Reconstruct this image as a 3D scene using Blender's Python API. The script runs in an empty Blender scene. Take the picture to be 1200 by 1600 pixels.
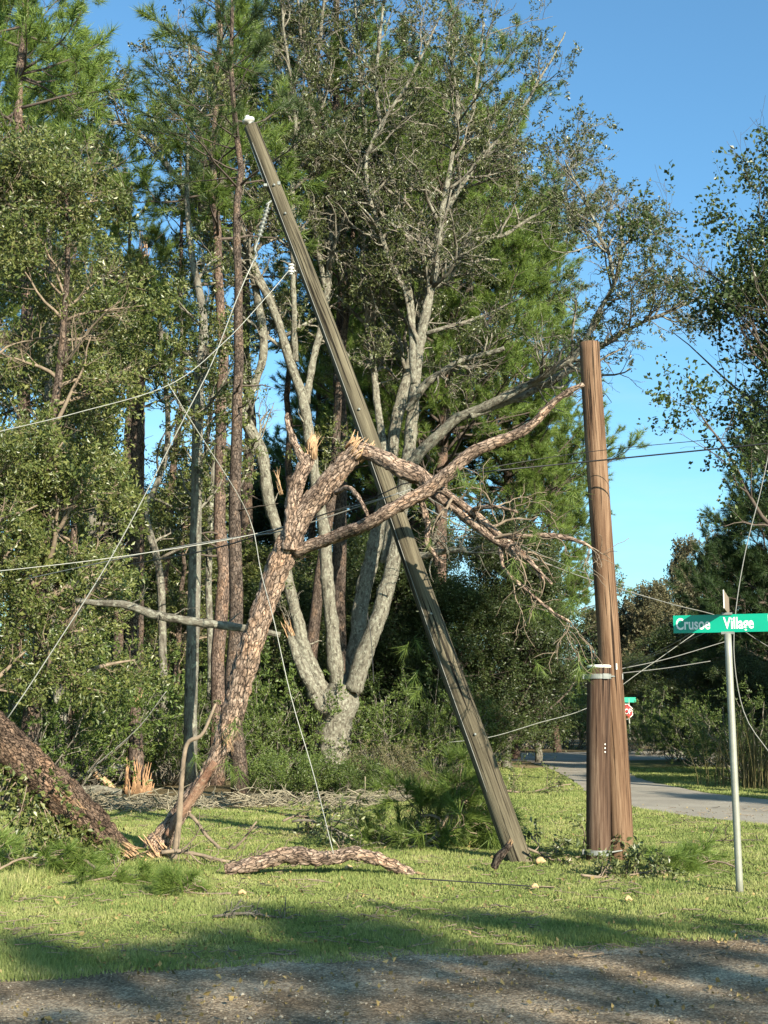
import bpy, math, random
import numpy as np
from mathutils import Vector, noise as mnoise

# ------------------------------------------------------------------ camera, sky, sun, exposure
SC = bpy.context.scene
COL = SC.collection
F = 2050.0                       # focal length in photo pixels (1200 x 1600)
CAMZ = 1.53
TILT = math.atan(313 / F)
cam_data = bpy.data.cameras.new("camera")
cam = bpy.data.objects.new("camera", cam_data)
COL.objects.link(cam)
cam.location = (0, 0, CAMZ)
cam.rotation_euler = (math.pi / 2 + TILT, 0, 0)
cam_data.sensor_fit = 'VERTICAL'
cam_data.sensor_height = 36.0
cam_data.lens = 36.0 * F / 1600.0
cam_data.clip_start = 0.1
cam_data.clip_end = 3000
SC.camera = cam

SUN_AZ = math.radians(32)        # to the right of straight behind the camera
SUN_EL = math.radians(24)
sun_dir = Vector((math.sin(SUN_AZ) * math.cos(SUN_EL), -math.cos(SUN_AZ) * math.cos(SUN_EL), math.sin(SUN_EL)))
world = bpy.data.worlds.new("World")
SC.world = world
world.use_nodes = True
wn = world.node_tree
bg = wn.nodes['Background']
sky = wn.nodes.new('ShaderNodeTexSky')
sky.sky_type = 'NISHITA'
sky.sun_disc = False
sky.sun_elevation = SUN_EL
sky.sun_rotation = math.pi - SUN_AZ
sky.air_density = 1.0
sky.dust_density = 1.0
sky.ozone_density = 1.0
tint = wn.nodes.new('ShaderNodeMix'); tint.data_type = 'RGBA'; tint.blend_type = 'MULTIPLY'; tint.inputs[0].default_value = 1.0
tint.inputs[7].default_value = (0.60, 0.97, 1.12, 1)      # the clear azure of this sky
wn.links.new(sky.outputs[0], tint.inputs[6])
tco = wn.nodes.new('ShaderNodeTexCoord'); cmap = wn.nodes.new('ShaderNodeMapping'); cmap.inputs['Scale'].default_value = (2.0, 2.0, 9.0)   # faint streaks of high cloud
wn.links.new(tco.outputs['Generated'], cmap.inputs[0])
cn = wn.nodes.new('ShaderNodeTexNoise'); cn.inputs['Scale'].default_value = 1.6; cn.inputs['Detail'].default_value = 6; cn.inputs['Roughness'].default_value = 0.6
wn.links.new(cmap.outputs[0], cn.inputs['Vector'])
cr = wn.nodes.new('ShaderNodeValToRGB'); cr.color_ramp.elements[0].position = 0.45; cr.color_ramp.elements[1].position = 0.75; cr.color_ramp.elements[1].color = (0.6, 0.6, 0.6, 1)
wn.links.new(cn.outputs[0], cr.inputs[0])
sepz = wn.nodes.new('ShaderNodeSeparateXYZ'); wn.links.new(tco.outputs['Generated'], sepz.inputs[0])
lowm = wn.nodes.new('ShaderNodeMapRange'); lowm.inputs[1].default_value = 0.05; lowm.inputs[2].default_value = 0.34; lowm.inputs[3].default_value = 1.0; lowm.inputs[4].default_value = 0.0
wn.links.new(sepz.outputs[2], lowm.inputs[0])
cfac = wn.nodes.new('ShaderNodeMath'); cfac.operation = 'MULTIPLY'; wn.links.new(cr.outputs[0], cfac.inputs[0]); wn.links.new(lowm.outputs[0], cfac.inputs[1])
cmix = wn.nodes.new('ShaderNodeMix'); cmix.data_type = 'RGBA'; cmix.inputs[7].default_value = (3.6, 4.6, 5.2, 1)
wn.links.new(cfac.outputs[0], cmix.inputs[0]); wn.links.new(tint.outputs[2], cmix.inputs[6]); wn.links.new(cmix.outputs[2], bg.inputs[0])
bg.inputs[1].default_value = 0.09
sl = bpy.data.lights.new("sun", 'SUN')
sl.energy = 5.0
sl.angle = math.radians(0.5)
sl.color = (1.0, 0.90, 0.74)
sun = bpy.data.objects.new("sun", sl)
COL.objects.link(sun)
sun.rotation_euler = sun_dir.to_track_quat('Z', 'Y').to_euler()
sun.location = (30, -40, 40)
SC.view_settings.view_transform = 'Standard'
SC.view_settings.look = 'None'
SC.view_settings.exposure = 1.25
SC.view_settings.gamma = 1.0
SC.cycles.max_bounces = 6
SC.cycles.diffuse_bounces = 3
SC.cycles.transmission_bounces = 4

# ------------------------------------------------------------------ picture <-> place
CT, ST = math.cos(TILT), math.sin(TILT)
def ray(px, py):
    x, y = (px - 600) / F, (800 - py) / F
    return np.array([x, CT - y * ST, ST + y * CT])
def at(px, py, Y):
    d = ray(px, py)
    return np.array([0, 0, CAMZ]) + d * (Y / d[1])
def onground(px, py, z=0.0):
    d = ray(px, py)
    return np.array([0, 0, CAMZ]) + d * ((z - CAMZ) / d[2])
def mpp(Y):                      # metres per photo pixel at depth Y
    return Y / F

# ------------------------------------------------------------------ tags
def tag(o, label, cat, group=None):
    o['label'] = label; o['category'] = cat
    if group: o['group'] = group
    return o
def empty(name, loc, label, cat, group=None, rz=0.0):
    o = bpy.data.objects.new(name, None); COL.objects.link(o)
    o.empty_display_size = 0.3
    o.location = loc; o.rotation_euler = (0, 0, rz)
    return tag(o, label, cat, group)
def copy_tree(root, loc, rz, sc, label, group=None):
    def cp(o, parent):
        c = o.copy(); COL.objects.link(c)
        if parent is not None: c.parent = parent
        for ch in list(o.children): cp(ch, c)
        return c
    r = cp(root, None)
    r.location = loc; r.rotation_euler = (0, 0, rz); r.scale = sc
    r['label'] = label
    if group: r['group'] = group
    return r

# ------------------------------------------------------------------ mesh builder
class MB:
    def __init__(self):
        self.V = []; self.Q = []; self.T = []; self.A = []; self.n = 0
    def add(self, V, Q=None, T=None, A=None):
        V = np.asarray(V, dtype=np.float64).reshape(-1, 3)
        if Q is not None and len(Q): self.Q.append(np.asarray(Q, dtype=np.int64).reshape(-1, 4) + self.n)
        if T is not None and len(T): self.T.append(np.asarray(T, dtype=np.int64).reshape(-1, 3) + self.n)
        self.V.append(V); self.A.append(V if A is None else np.asarray(A).reshape(-1, 3))
        self.n += len(V)
    def build(self, name, mat, parent=None, smooth=True, origin=None):
        V = np.concatenate(self.V); A = np.concatenate(self.A)
        if origin is not None: V = V - np.asarray(origin)
        me = bpy.data.meshes.new(name)
        Q = np.concatenate(self.Q) if self.Q else np.zeros((0, 4), int)
        T = np.concatenate(self.T) if self.T else np.zeros((0, 3), int)
        me.vertices.add(len(V)); me.vertices.foreach_set('co', V.astype(np.float32).ravel())
        nl = Q.size + T.size
        me.loops.add(nl)
        me.loops.foreach_set('vertex_index', np.concatenate([Q.ravel(), T.ravel()]).astype(np.int32))
        me.polygons.add(len(Q) + len(T))
        starts = np.concatenate([np.arange(len(Q)) * 4, Q.size + np.arange(len(T)) * 3]).astype(np.int32)
        me.polygons.foreach_set('loop_start', starts)
        me.polygons.foreach_set('use_smooth', np.full(len(Q) + len(T), smooth, dtype=bool))
        at_ = me.attributes.new('tc', 'FLOAT_VECTOR', 'POINT')
        at_.data.foreach_set('vector', A.astype(np.float32).ravel())
        me.update(calc_edges=True)
        me.materials.append(mat)
        o = bpy.data.objects.new(name, me); COL.objects.link(o)
        if parent is not None: o.parent = parent
        return o

def norm(v):
    return v / np.maximum(np.linalg.norm(v, axis=-1, keepdims=True), 1e-9)

def tubes(mb, P, R, sides, rng=None, rough=0.0, cap=True):
    """A batch of tapering tubes: P (N,k,3), R (N,k)."""
    P = np.asarray(P, float); R = np.asarray(R, float)
    if P.ndim == 2: P = P[None]; R = R[None]
    N, k, _ = P.shape
    T = np.empty_like(P)
    T[:, 1:-1] = P[:, 2:] - P[:, :-2]; T[:, 0] = P[:, 1] - P[:, 0]; T[:, -1] = P[:, -1] - P[:, -2]
    T = norm(T)
    ch = norm(P[:, -1] - P[:, 0])
    ref = np.cross(ch, np.array([0.31, 0.9, 0.29])); ref = norm(ref)
    U = norm(ref[:, None] - T * np.sum(ref[:, None] * T, -1, keepdims=True))
    W = np.cross(T, U)
    a = np.arange(sides) * 2 * np.pi / sides
    RR = R[:, :, None] * np.ones(sides)
    if rough and rng is not None:
        RR = RR * (1 + rng.uniform(-rough, rough, RR.shape))
    off = U[:, :, None] * np.cos(a)[:, None] + W[:, :, None] * np.sin(a)[:, None]
    V = P[:, :, None] + off * RR[..., None]
    s = np.concatenate([np.zeros((N, 1)), np.cumsum(np.linalg.norm(np.diff(P, axis=1), axis=-1), 1)], 1)
    so = (np.arange(N) * 1.37)[:, None] + s
    A = np.stack([np.cos(a) * R[:, :, None], np.sin(a) * R[:, :, None], so[:, :, None] * np.ones(sides)], -1)
    idx = np.arange(N * k * sides).reshape(N, k, sides)
    q = np.stack([idx[:, :-1], np.roll(idx[:, :-1], -1, 2), np.roll(idx[:, 1:], -1, 2), idx[:, 1:]], -1)
    Vf, Af = V.reshape(-1, 3), A.reshape(-1, 3)
    tris = None
    if cap:
        tip = P[:, -1] + T[:, -1] * R[:, -1:] * np.where(R[:, -1:] > 0.03, 0.03, 0.3); base = P[:, 0]
        m = N * k * sides
        Vf = np.concatenate([Vf, tip, base]); Af = np.concatenate([Af, A[:, -1, 0] * [0, 0, 1], A[:, 0, 0] * [0, 0, 1]])
        ti = (m + np.arange(N))[:, None] * np.ones(sides, int)
        bi = (m + N + np.arange(N))[:, None] * np.ones(sides, int)
        tris = np.concatenate([np.stack([idx[:, -1], np.roll(idx[:, -1], -1, 1), ti], -1).reshape(-1, 3),
                               np.stack([np.roll(idx[:, 0], -1, 1), idx[:, 0], bi], -1).reshape(-1, 3)])
    mb.add(Vf, q.reshape(-1, 4), tris, Af)

def spline(C, n):
    """Catmull-Rom through control rows (any width), n samples, even in arc length."""
    C = np.asarray(C, float)
    if len(C) == 2: C = np.stack([C[0], (C[0] + C[1]) / 2, C[1]])
    E = np.concatenate([[2 * C[0] - C[1]], C, [2 * C[-1] - C[-2]]])
    out = []
    for i in range(len(C) - 1):
        p0, p1, p2, p3 = E[i:i + 4]
        t = np.linspace(0, 1, 24, endpoint=False)[:, None]
        out.append(0.5 * ((2 * p1) + (-p0 + p2) * t + (2 * p0 - 5 * p1 + 4 * p2 - p3) * t ** 2 + (-p0 + 3 * p1 - 3 * p2 + p3) * t ** 3))
    out = np.concatenate(out + [C[-1:]])
    s = np.concatenate([[0], np.cumsum(np.linalg.norm(np.diff(out[:, :3], axis=0), axis=1))])
    u = np.linspace(0, s[-1], n)
    return np.stack([np.interp(u, s, out[:, j]) for j in range(out.shape[1])], 1)

def pxline(rows, n, y0=None, y1=None):
    """rows (px, py, width px[, Y]) -> points and radii; Y runs y0..y1 when not given."""
    rows = [list(r) for r in rows]
    C = []
    for i, r in enumerate(rows):
        Y = r[3] if len(r) > 3 else y0 + (y1 - y0) * i / max(1, len(rows) - 1)
        p = at(r[0], r[1], Y)
        C.append([*p, r[2] * 0.5 * mpp(Y)])
    S = spline(C, n)
    return S[:, :3], np.maximum(S[:, 3], 0.002)

def resample(P, R, k):
    s = np.concatenate([[0], np.cumsum(np.linalg.norm(np.diff(P, axis=0), axis=1))]); u = np.linspace(0, s[-1], k)
    return np.stack([np.interp(u, s, P[:, j]) for j in range(3)], 1), np.interp(u, s, R)

def spawn(rng, PP, PR, n_each, t0, t1, ang, length, seg, rr=0.55, up=0.0, wig=0.25, taper=0.25, lenfall=0.5, rmax=None):
    """Children for a batch of parents. n_each int or array; length scalar or array per parent. -> (P, R)"""
    N, k, _ = PP.shape
    n_each = np.broadcast_to(np.asarray(n_each), (N,)).astype(int)
    pi = np.repeat(np.arange(N), n_each); M = len(pi)
    if M == 0: return np.zeros((0, seg + 1, 3)), np.zeros((0, seg + 1))
    t = rng.uniform(t0, t1, M)
    x = t * (k - 1); i = np.minimum(x.astype(int), k - 2); f = (x - i)[:, None]
    p = PP[pi, i] * (1 - f) + PP[pi, i + 1] * f
    r = PR[pi, i] * (1 - f[:, 0]) + PR[pi, i + 1] * f[:, 0]
    tan = norm(PP[pi, i + 1] - PP[pi, i])
    rv = rng.normal(size=(M, 3)); per = norm(rv - tan * np.sum(rv * tan, -1, keepdims=True))
    a = np.radians(rng.normal(ang, 12, M))[:, None]
    d = norm(tan * np.cos(a) + per * np.sin(a))
    L = np.broadcast_to(np.asarray(length, float), (N,))[pi] * rng.uniform(0.6, 1.25, M) * (1 - lenfall * (t - t0) / max(1e-6, t1 - t0))
    out = [p]; bend = rng.normal(size=(M, 3)) * wig * 0.5
    for s in range(seg):
        d = norm(d + bend + rng.normal(size=(M, 3)) * wig + np.array([0, 0, up]))
        bend = bend * -0.5
        out.append(out[-1] + d * (L / seg)[:, None])
    P = np.stack(out, 1)
    r0 = np.minimum(r * rr, (rmax if rmax else 9))
    R = r0[:, None] * np.linspace(1, taper, seg + 1)
    return P, np.maximum(R, 0.003)

def anchors(rng, P, n, t0=0.3):
    N, k, _ = P.shape
    pi = np.repeat(np.arange(N), n); M = len(pi)
    t = rng.uniform(t0, 1, M); x = t * (k - 1); i = np.minimum(x.astype(int), k - 2); f = (x - i)[:, None]
    return P[pi, i] * (1 - f) + P[pi, i + 1] * f, norm(P[pi, i + 1] - P[pi, i] + rng.normal(size=(M, 3)) * 0.3 * np.linalg.norm(P[pi, i + 1] - P[pi, i], axis=-1, keepdims=True))

def leaf_template(rng, m, L, size, wid=0.5, droop=0.0):
    """m kite-shaped leaves on a twig along +Z of length L -> (m,4,3)"""
    z = rng.uniform(0.0, 1, m) * L
    az = rng.uniform(0, 2 * np.pi, m); el = rng.normal(0.5, 0.5, m)
    d = np.stack([np.cos(az) * np.cos(el), np.sin(az) * np.cos(el), np.sin(el) - droop], -1); d = norm(d)
    s = size * rng.uniform(0.55, 1.3, m)[:, None]
    rv = rng.normal(size=(m, 3)); side = norm(np.cross(d, rv)); nrm = np.cross(d, side)
    b = np.stack([rng.normal(0, 0.12, m) * L, rng.normal(0, 0.12, m) * L, z], -1)
    v0 = b; v2 = b + d * s + nrm * s * 0.1
    v1 = b + d * s * 0.5 + side * s * wid * 0.5 - nrm * s * 0.08; v3 = b + d * s * 0.5 - side * s * wid * 0.5 - nrm * s * 0.08
    return np.stack([v0, v1, v2, v3], 1)

def needle_template(rng, m, L, size, w, droop=0.25, spread=0.9):
    """m needles round a twig along +Z -> (m,3,3)"""
    z = (rng.uniform(0, 1, m) ** 0.6) * L
    az = rng.uniform(0, 2 * np.pi, m); el = rng.uniform(1.45 - spread * 1.3, 1.5, m)
    d = np.stack([np.cos(az) * np.cos(el), np.sin(az) * np.cos(el), np.sin(el)], -1)
    s = size * rng.uniform(0.7, 1.15, m)[:, None]
    side = norm(np.cross(d, rng.normal(size=(m, 3)))) * w * 0.5
    b = np.stack([0 * z, 0 * z, z], -1)
    tip = b + d * s
    return np.stack([b - side, b + side, tip], 1)

def scatter(mb, rng, templates, pos, dirs, scale=(0.8, 1.2), zdroop=0.0):
    M = len(pos)
    if M == 0: return
    d = norm(dirs + np.array([0, 0, -zdroop]))
    rv = rng.normal(size=(M, 3)); u = norm(np.cross(d, rv)); v = np.cross(d, u)
    sc = rng.uniform(scale[0], scale[1], M)
    pick = rng.integers(0, len(templates), M)
    for ti, t in enumerate(templates):
        s = np.where(pick == ti)[0]
        if not len(s): continue
        q = t.shape[1]
        B = np.stack([u[s], v[s], d[s]], 1) * sc[s][:, None, None]        # (K,3,3) rows
        V = np.einsum('mqc,kcd->kmqd', t, B) + pos[s][:, None, None, :]
        nf = V.shape[0] * V.shape[1]
        f = np.arange(nf * q).reshape(nf, q)
        mb.add(V.reshape(-1, 3), f if q == 4 else None, f if q == 3 else None)

def splinters(mb, rng, c, d, r, n=14, ln=0.2):
    """Torn wood fibres standing on a break."""
    d = norm(np.asarray(d, float)); u = norm(np.cross(d, [0.3, 0.5, 0.81])); v = np.cross(d, u)
    for i in range(int(n * 2.2)):
        a = rng.uniform(0, 6.28); q = r * math.sqrt(rng.uniform(0.05, 0.95)); w = r * rng.uniform(0.05, 0.16)
        b = c + u * q * math.cos(a) + v * q * math.sin(a) - d * r * 0.6
        L = ln * rng.uniform(0.25, 1.0) + r * 0.6
        tip = b + d * L + rng.normal(size=3) * L * 0.12
        mid = b + d * L * 0.55 + rng.normal(size=3) * L * 0.03
        P = np.stack([b, mid, tip]); tubes(mb, P, np.array([w, w * 0.8, w * 0.2]), 4, cap=True)

def box(mb, c, s, rz=0.0, axes=None):
    h = np.array(s) / 2
    V = np.array([[x, y, z] for x in (-1, 1) for y in (-1, 1) for z in (-1, 1)]) * h
    if axes is not None: V = V @ np.asarray(axes)
    elif rz: 
        c_, s_ = math.cos(rz), math.sin(rz); V = V @ np.array([[c_, s_, 0], [-s_, c_, 0], [0, 0, 1]])
    mb.add(V + np.asarray(c), [[0, 1, 3, 2], [4, 6, 7, 5], [0, 4, 5, 1], [2, 3, 7, 6], [0, 2, 6, 4], [1, 5, 7, 3]])

# ------------------------------------------------------------------ materials
def new_mat(name):
    m = bpy.data.materials.new(name); m.use_nodes = True
    return m, m.node_tree.nodes, m.node_tree.links, m.node_tree.nodes['Principled BSDF']
def ramp(N, stops):
    r = N.new('ShaderNodeValToRGB'); e = r.color_ramp.elements
    while len(e) < len(stops): e.new(0.5)
    for el, (p, c) in zip(e, stops): el.position = p; el.color = (*c, 1)
    return r
def nz(N, L, vec, scale, detail=4, rough=0.55):
    n = N.new('ShaderNodeTexNoise'); n.inputs['Scale'].default_value = scale
    n.inputs['Detail'].default_value = detail; n.inputs['Roughness'].default_value = rough
    if vec is not None: L.new(vec, n.inputs['Vector'])
    return n
def mapping(N, L, vec, scale):
    m = N.new('ShaderNodeMapping'); m.inputs['Scale'].default_value = scale; L.new(vec, m.inputs['Vector']); return m.outputs[0]
def mixc(N, L, fac, a, b, mode='MIX'):
    m = N.new('ShaderNodeMix'); m.data_type = 'RGBA'; m.blend_type = mode
    for s, v in ((0, fac), (6, a), (7, b)):
        if hasattr(v, 'is_linked'): L.new(v, m.inputs[s])
        else: m.inputs[s].default_value = v if s == 0 else (*v, 1)
    return m.outputs[2]
def attr_tc(N):
    a = N.new('ShaderNodeAttribute'); a.attribute_name = 'tc'; return a.outputs['Vector']
def bump(N, L, h, dist, bsdf, strength=1.0):
    b = N.new('ShaderNodeBump'); b.inputs['Distance'].default_value = dist; b.inputs['Strength'].default_value = strength
    L.new(h, b.inputs['Height']); L.new(b.outputs[0], bsdf.inputs['Normal'])

def mat_plain(name, col, rough=0.6, metal=0.0, var=0.12, scale=14):
    m, N, L, B = new_mat(name)
    tc = N.new('ShaderNodeTexCoord').outputs['Object']
    n = nz(N, L, tc, scale)
    r = ramp(N, [(0.25, tuple(c * (1 - var) for c in col)), (0.75, tuple(min(1, c * (1 + var)) for c in col))])
    L.new(n.outputs[0], r.inputs[0]); L.new(r.outputs[0], B.inputs['Base Color'])
    B.inputs['Roughness'].default_value = rough; B.inputs['Metallic'].default_value = metal
    return m

def mat_leaf(name, cols, rough=0.45, trans=0.3, spec=0.4, clump=0.35, clump_scale=0.9):
    """Leaf colours vary leaf by leaf, clump by clump and tree by tree."""
    m, N, L, B = new_mat(name)
    g = N.new('ShaderNodeNewGeometry')
    k = len(cols)
    r = ramp(N, [(i / max(1, k - 1), c) for i, c in enumerate(cols)])
    tc = N.new('ShaderNodeTexCoord').outputs['Object']
    n = nz(N, L, tc, clump_scale, 3)
    oi = N.new('ShaderNodeObjectInfo')
    mm = N.new('ShaderNodeMath'); mm.operation = 'MULTIPLY_ADD'; mm.inputs[1].default_value = 1.0 - clump
    L.new(g.outputs['Random Per Island'], mm.inputs[0])
    m2 = N.new('ShaderNodeMath'); m2.operation = 'MULTIPLY_ADD'; m2.inputs[1].default_value = clump * 2.2; m2.inputs[2].default_value = -clump * 0.6
    L.new(n.outputs[0], m2.inputs[0]); L.new(m2.outputs[0], mm.inputs[2])
    L.new(mm.outputs[0], r.inputs[0])
    hsv = N.new('ShaderNodeHueSaturation')
    mv = N.new('ShaderNodeMapRange'); mv.inputs[3].default_value = 0.8; mv.inputs[4].default_value = 1.2
    L.new(oi.outputs['Random'], mv.inputs[0]); L.new(mv.outputs[0], hsv.inputs['Value'])
    L.new(r.outputs[0], hsv.inputs['Color'])
    L.new(hsv.outputs[0], B.inputs['Base Color'])
    B.inputs['Roughness'].default_value = rough; B.inputs['Specular IOR Level'].default_value = spec
    t = N.new('ShaderNodeBsdfTranslucent'); L.new(hsv.outputs[0], t.inputs[0])
    mx = N.new('ShaderNodeMixShader'); mx.inputs[0].default_value = trans
    L.new(B.outputs[0], mx.inputs[1]); L.new(t.outputs[0], mx.inputs[2])
    L.new(mx.outputs[0], N['Material Output'].inputs[0])
    return m

def mat_pine_bark(name, plate, crack, patch, s=1.0, bumpd=0.02):
    m, N, L, B = new_mat(name)
    tc = attr_tc(N)
    mp = mapping(N, L, tc, (26 * s, 26 * s, 10 * s))
    w = nz(N, L, mp, 0.8, 5, 0.65)
    wv = N.new('ShaderNodeVectorMath'); wv.operation = 'MULTIPLY_ADD'; wv.inputs[1].default_value = (1.7,) * 3
    L.new(w.outputs['Color'], wv.inputs[0]); L.new(mp, wv.inputs[2])
    v = N.new('ShaderNodeTexVoronoi'); v.feature = 'DISTANCE_TO_EDGE'; v.inputs['Scale'].default_value = 1.0
    L.new(wv.outputs[0], v.inputs['Vector'])
    v2 = N.new('ShaderNodeTexVoronoi'); v2.inputs['Scale'].default_value = 1.0; L.new(wv.outputs[0], v2.inputs['Vector'])
    r = ramp(N, [(0.0, tuple((a + b) / 2 for a, b in zip(crack, plate))), (0.08, plate)]); L.new(v.outputs['Distance'], r.inputs[0])
    bw = N.new('ShaderNodeRGBToBW'); L.new(v2.outputs['Color'], bw.inputs[0])
    c1 = mixc(N, L, bw.outputs[0], r.outputs[0], patch)
    rr2 = ramp(N, [(0.0, (0.35,) * 3), (0.09, (1, 1, 1))]); L.new(v.outputs['Distance'], rr2.inputs[0])
    c2 = mixc(N, L, rr2.outputs[0], crack, c1)
    fine = nz(N, L, mapping(N, L, tc, (60, 60, 22)), 1.0, 4)
    fr = ramp(N, [(0.35, (0.45, 0.45, 0.45)), (0.65, (1.4, 1.4, 1.4))]); L.new(fine.outputs[0], fr.inputs[0])
    c3 = mixc(N, L, 1.0, c2, fr.outputs[0], 'MULTIPLY')
    big = nz(N, L, mapping(N, L, tc, (5, 5, 2.2)), 1.0, 5, 0.7)
    br = ramp(N, [(0.40, (0.60, 0.58, 0.57)), (0.5, (1.0, 1.0, 1.0)), (0.6, (1.25, 1.12, 1.0))]); L.new(big.outputs[0], br.inputs[0])
    c3 = mixc(N, L, 1.0, c3, br.outputs[0], 'MULTIPLY')
    L.new(c3, B.inputs['Base Color']); B.inputs['Roughness'].default_value = 0.9
    B.inputs['Specular IOR Level'].default_value = 0.15
    ad = N.new('ShaderNodeMath'); ad.operation = 'MULTIPLY_ADD'; ad.inputs[1].default_value = 0.3
    L.new(fine.outputs[0], ad.inputs[0]); L.new(rr2.outputs[0], ad.inputs[2])
    bump(N, L, ad.outputs[0], bumpd, B)
    return m

def mat_grey_bark(name, base, lichen, dark, amt=0.5, sc=6):
    m, N, L, B = new_mat(name)
    tc = attr_tc(N)
    n1 = nz(N, L, mapping(N, L, tc, (sc * 1.5, sc * 1.5, sc * 0.5)), 1.0, 5, 0.65)
    r1 = ramp(N, [(0.38, dark), (0.53, base)]); L.new(n1.outputs[0], r1.inputs[0])
    n2 = nz(N, L, mapping(N, L, tc, (sc * 2, sc * 2, sc * 1.4)), 1.0, 6, 0.7)
    r2 = ramp(N, [(0.62 - amt * 0.25, (0, 0, 0)), (0.7 - amt * 0.2, (1, 1, 1))]); L.new(n2.outputs[0], r2.inputs[0])
    c = mixc(N, L, r2.outputs[0], r1.outputs[0], lichen)
    L.new(c, B.inputs['Base Color']); B.inputs['Roughness'].default_value = 0.9; B.inputs['Specular IOR Level'].default_value = 0.15
    n3 = nz(N, L, mapping(N, L, tc, (34, 34, 8)), 1.0, 5, 0.75)
    bump(N, L, n3.outputs[0], 0.045, B)
    return m

def mat_pole(name, dark, mid, light, gdark=0.0, crack=0.3):
    """Weathered round wood with grain and checks running along the pole."""
    m, N, L, B = new_mat(name)
    tc = attr_tc(N)
    n1 = nz(N, L, mapping(N, L, tc, (55, 55, 1.6)), 1.0, 6, 0.65)
    n2 = nz(N, L, mapping(N, L, tc, (9, 9, 0.8)), 1.0, 4, 0.6)
    r = ramp(N, [(0.39, dark), (0.5, mid), (0.62, light)])
    ad = N.new('ShaderNodeMath'); ad.operation = 'MULTIPLY_ADD'; ad.inputs[1].default_value = 0.5
    ml = N.new('ShaderNodeMath'); ml.operation = 'MULTIPLY'; ml.inputs[1].default_value = 0.5
    L.new(n1.outputs[0], ad.inputs[0]); L.new(n2.outputs[0], ml.inputs[0]); L.new(ml.outputs[0], ad.inputs[2])
    L.new(ad.outputs[0], r.inputs[0])
    n3 = nz(N, L, mapping(N, L, tc, (34, 34, 0.7)), 1.0, 4, 0.6)
    r3 = ramp(N, [(crack, (0.15, 0.15, 0.15)), (crack + 0.07, (1, 1, 1))]); L.new(n3.outputs[0], r3.inputs[0])
    c = mixc(N, L, 1.0, r.outputs[0], r3.outputs[0], 'MULTIPLY')
    L.new(c, B.inputs['Base Color']); B.inputs['Roughness'].default_value = 0.85; B.inputs['Specular IOR Level'].default_value = 0.2
    h = N.new('ShaderNodeMath'); h.operation = 'MULTIPLY_ADD'; h.inputs[1].default_value = 0.5
    L.new(n1.outputs[0], h.inputs[0]); L.new(r3.outputs[0], h.inputs[2])
    bump(N, L, h.outputs[0], 0.008, B)
    return m

M = {}
M['log_bark'] = mat_grey_bark('weathered log bark', (0.235, 0.165, 0.115), (0.36, 0.285, 0.21), (0.085, 0.06, 0.042), 0.45, 8)
M['pine_bark'] = mat_pine_bark('pine bark', (0.15, 0.105, 0.08), (0.03, 0.023, 0.02), (0.20, 0.15, 0.12))
M['pine_bark_dark'] = mat_pine_bark('dark pine bark', (0.10, 0.075, 0.058), (0.022, 0.017, 0.014), (0.14, 0.11, 0.09), 0.8)
M['torn_bark'] = mat_pine_bark('torn pine bark', (0.28, 0.195, 0.14), (0.05, 0.035, 0.028), (0.38, 0.29, 0.225), 1.1, 0.03)
M['rough_bark'] = mat_pine_bark('rough brown bark', (0.115, 0.078, 0.054), (0.018, 0.013, 0.01), (0.175, 0.122, 0.088), 1.5, 0.04)
M['oak_bark'] = mat_grey_bark('pale oak bark', (0.19, 0.175, 0.135), (0.30, 0.295, 0.23), (0.075, 0.066, 0.05), 0.5, 9)
M['grey_bark'] = mat_grey_bark('grey bark', (0.20, 0.185, 0.15), (0.32, 0.33, 0.25), (0.08, 0.07, 0.055), 0.4)
M['twig'] = mat_grey_bark('grey twigs', (0.21, 0.185, 0.145), (0.31, 0.30, 0.235), (0.09, 0.076, 0.06), 0.5)
M['dead_twig'] = mat_plain('dead twigs', (0.19, 0.145, 0.10), 0.9, 0, 0.35)
M['dark_twig'] = mat_plain('dark twigs', (0.085, 0.065, 0.05), 0.9, 0, 0.3)
M['torn_wood'] = mat_plain('fresh torn wood', (0.40, 0.255, 0.14), 0.8, 0, 0.5, 25)
M['peeled_wood'] = mat_grey_bark('peeled pine wood', (0.32, 0.20, 0.135), (0.40, 0.31, 0.22), (0.19, 0.10, 0.065), 0.4, 4)
M['old_pole'] = mat_pole('weathered olive pole wood', (0.05, 0.042, 0.026), (0.095, 0.081, 0.052), (0.16, 0.14, 0.092), crack=0.38)
M['new_pole'] = mat_pole('brown treated pole wood', (0.07, 0.037, 0.021), (0.14, 0.082, 0.047), (0.24, 0.155, 0.095), crack=0.35)
M['stub_pole'] = mat_pole('dark brown treated pole wood', (0.036, 0.021, 0.014), (0.08, 0.047, 0.03), (0.165, 0.112, 0.076), crack=0.36)
M['galv'] = mat_plain('galvanised steel', (0.21, 0.225, 0.205), 0.6, 0.2, 0.3)
M['white'] = mat_plain('white enamel', (0.78, 0.77, 0.72), 0.5, 0, 0.06)
M['porcelain'] = mat_plain('glazed porcelain', (0.5, 0.5, 0.46), 0.15, 0, 0.05)
M['ins_grey'] = mat_plain('grey insulator', (0.16, 0.17, 0.15), 0.35, 0, 0.1)
M['wire_pale'] = mat_plain('bare aluminium wire', (0.30, 0.30, 0.26), 0.5, 0.2, 0.1)
M['wire_dark'] = mat_plain('black insulated wire', (0.02, 0.02, 0.02), 0.5, 0, 0.2)
M['wire_grey'] = mat_plain('dull grey wire', (0.20, 0.20, 0.18), 0.6, 0.1, 0.15)
M['sign_green'] = mat_plain('green sign sheeting', (0.0, 0.30, 0.185), 0.35, 0, 0.05, 5)
M['sign_back'] = mat_plain('bare sign back', (0.26, 0.20, 0.14), 0.6, 0.2, 0.1)
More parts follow.
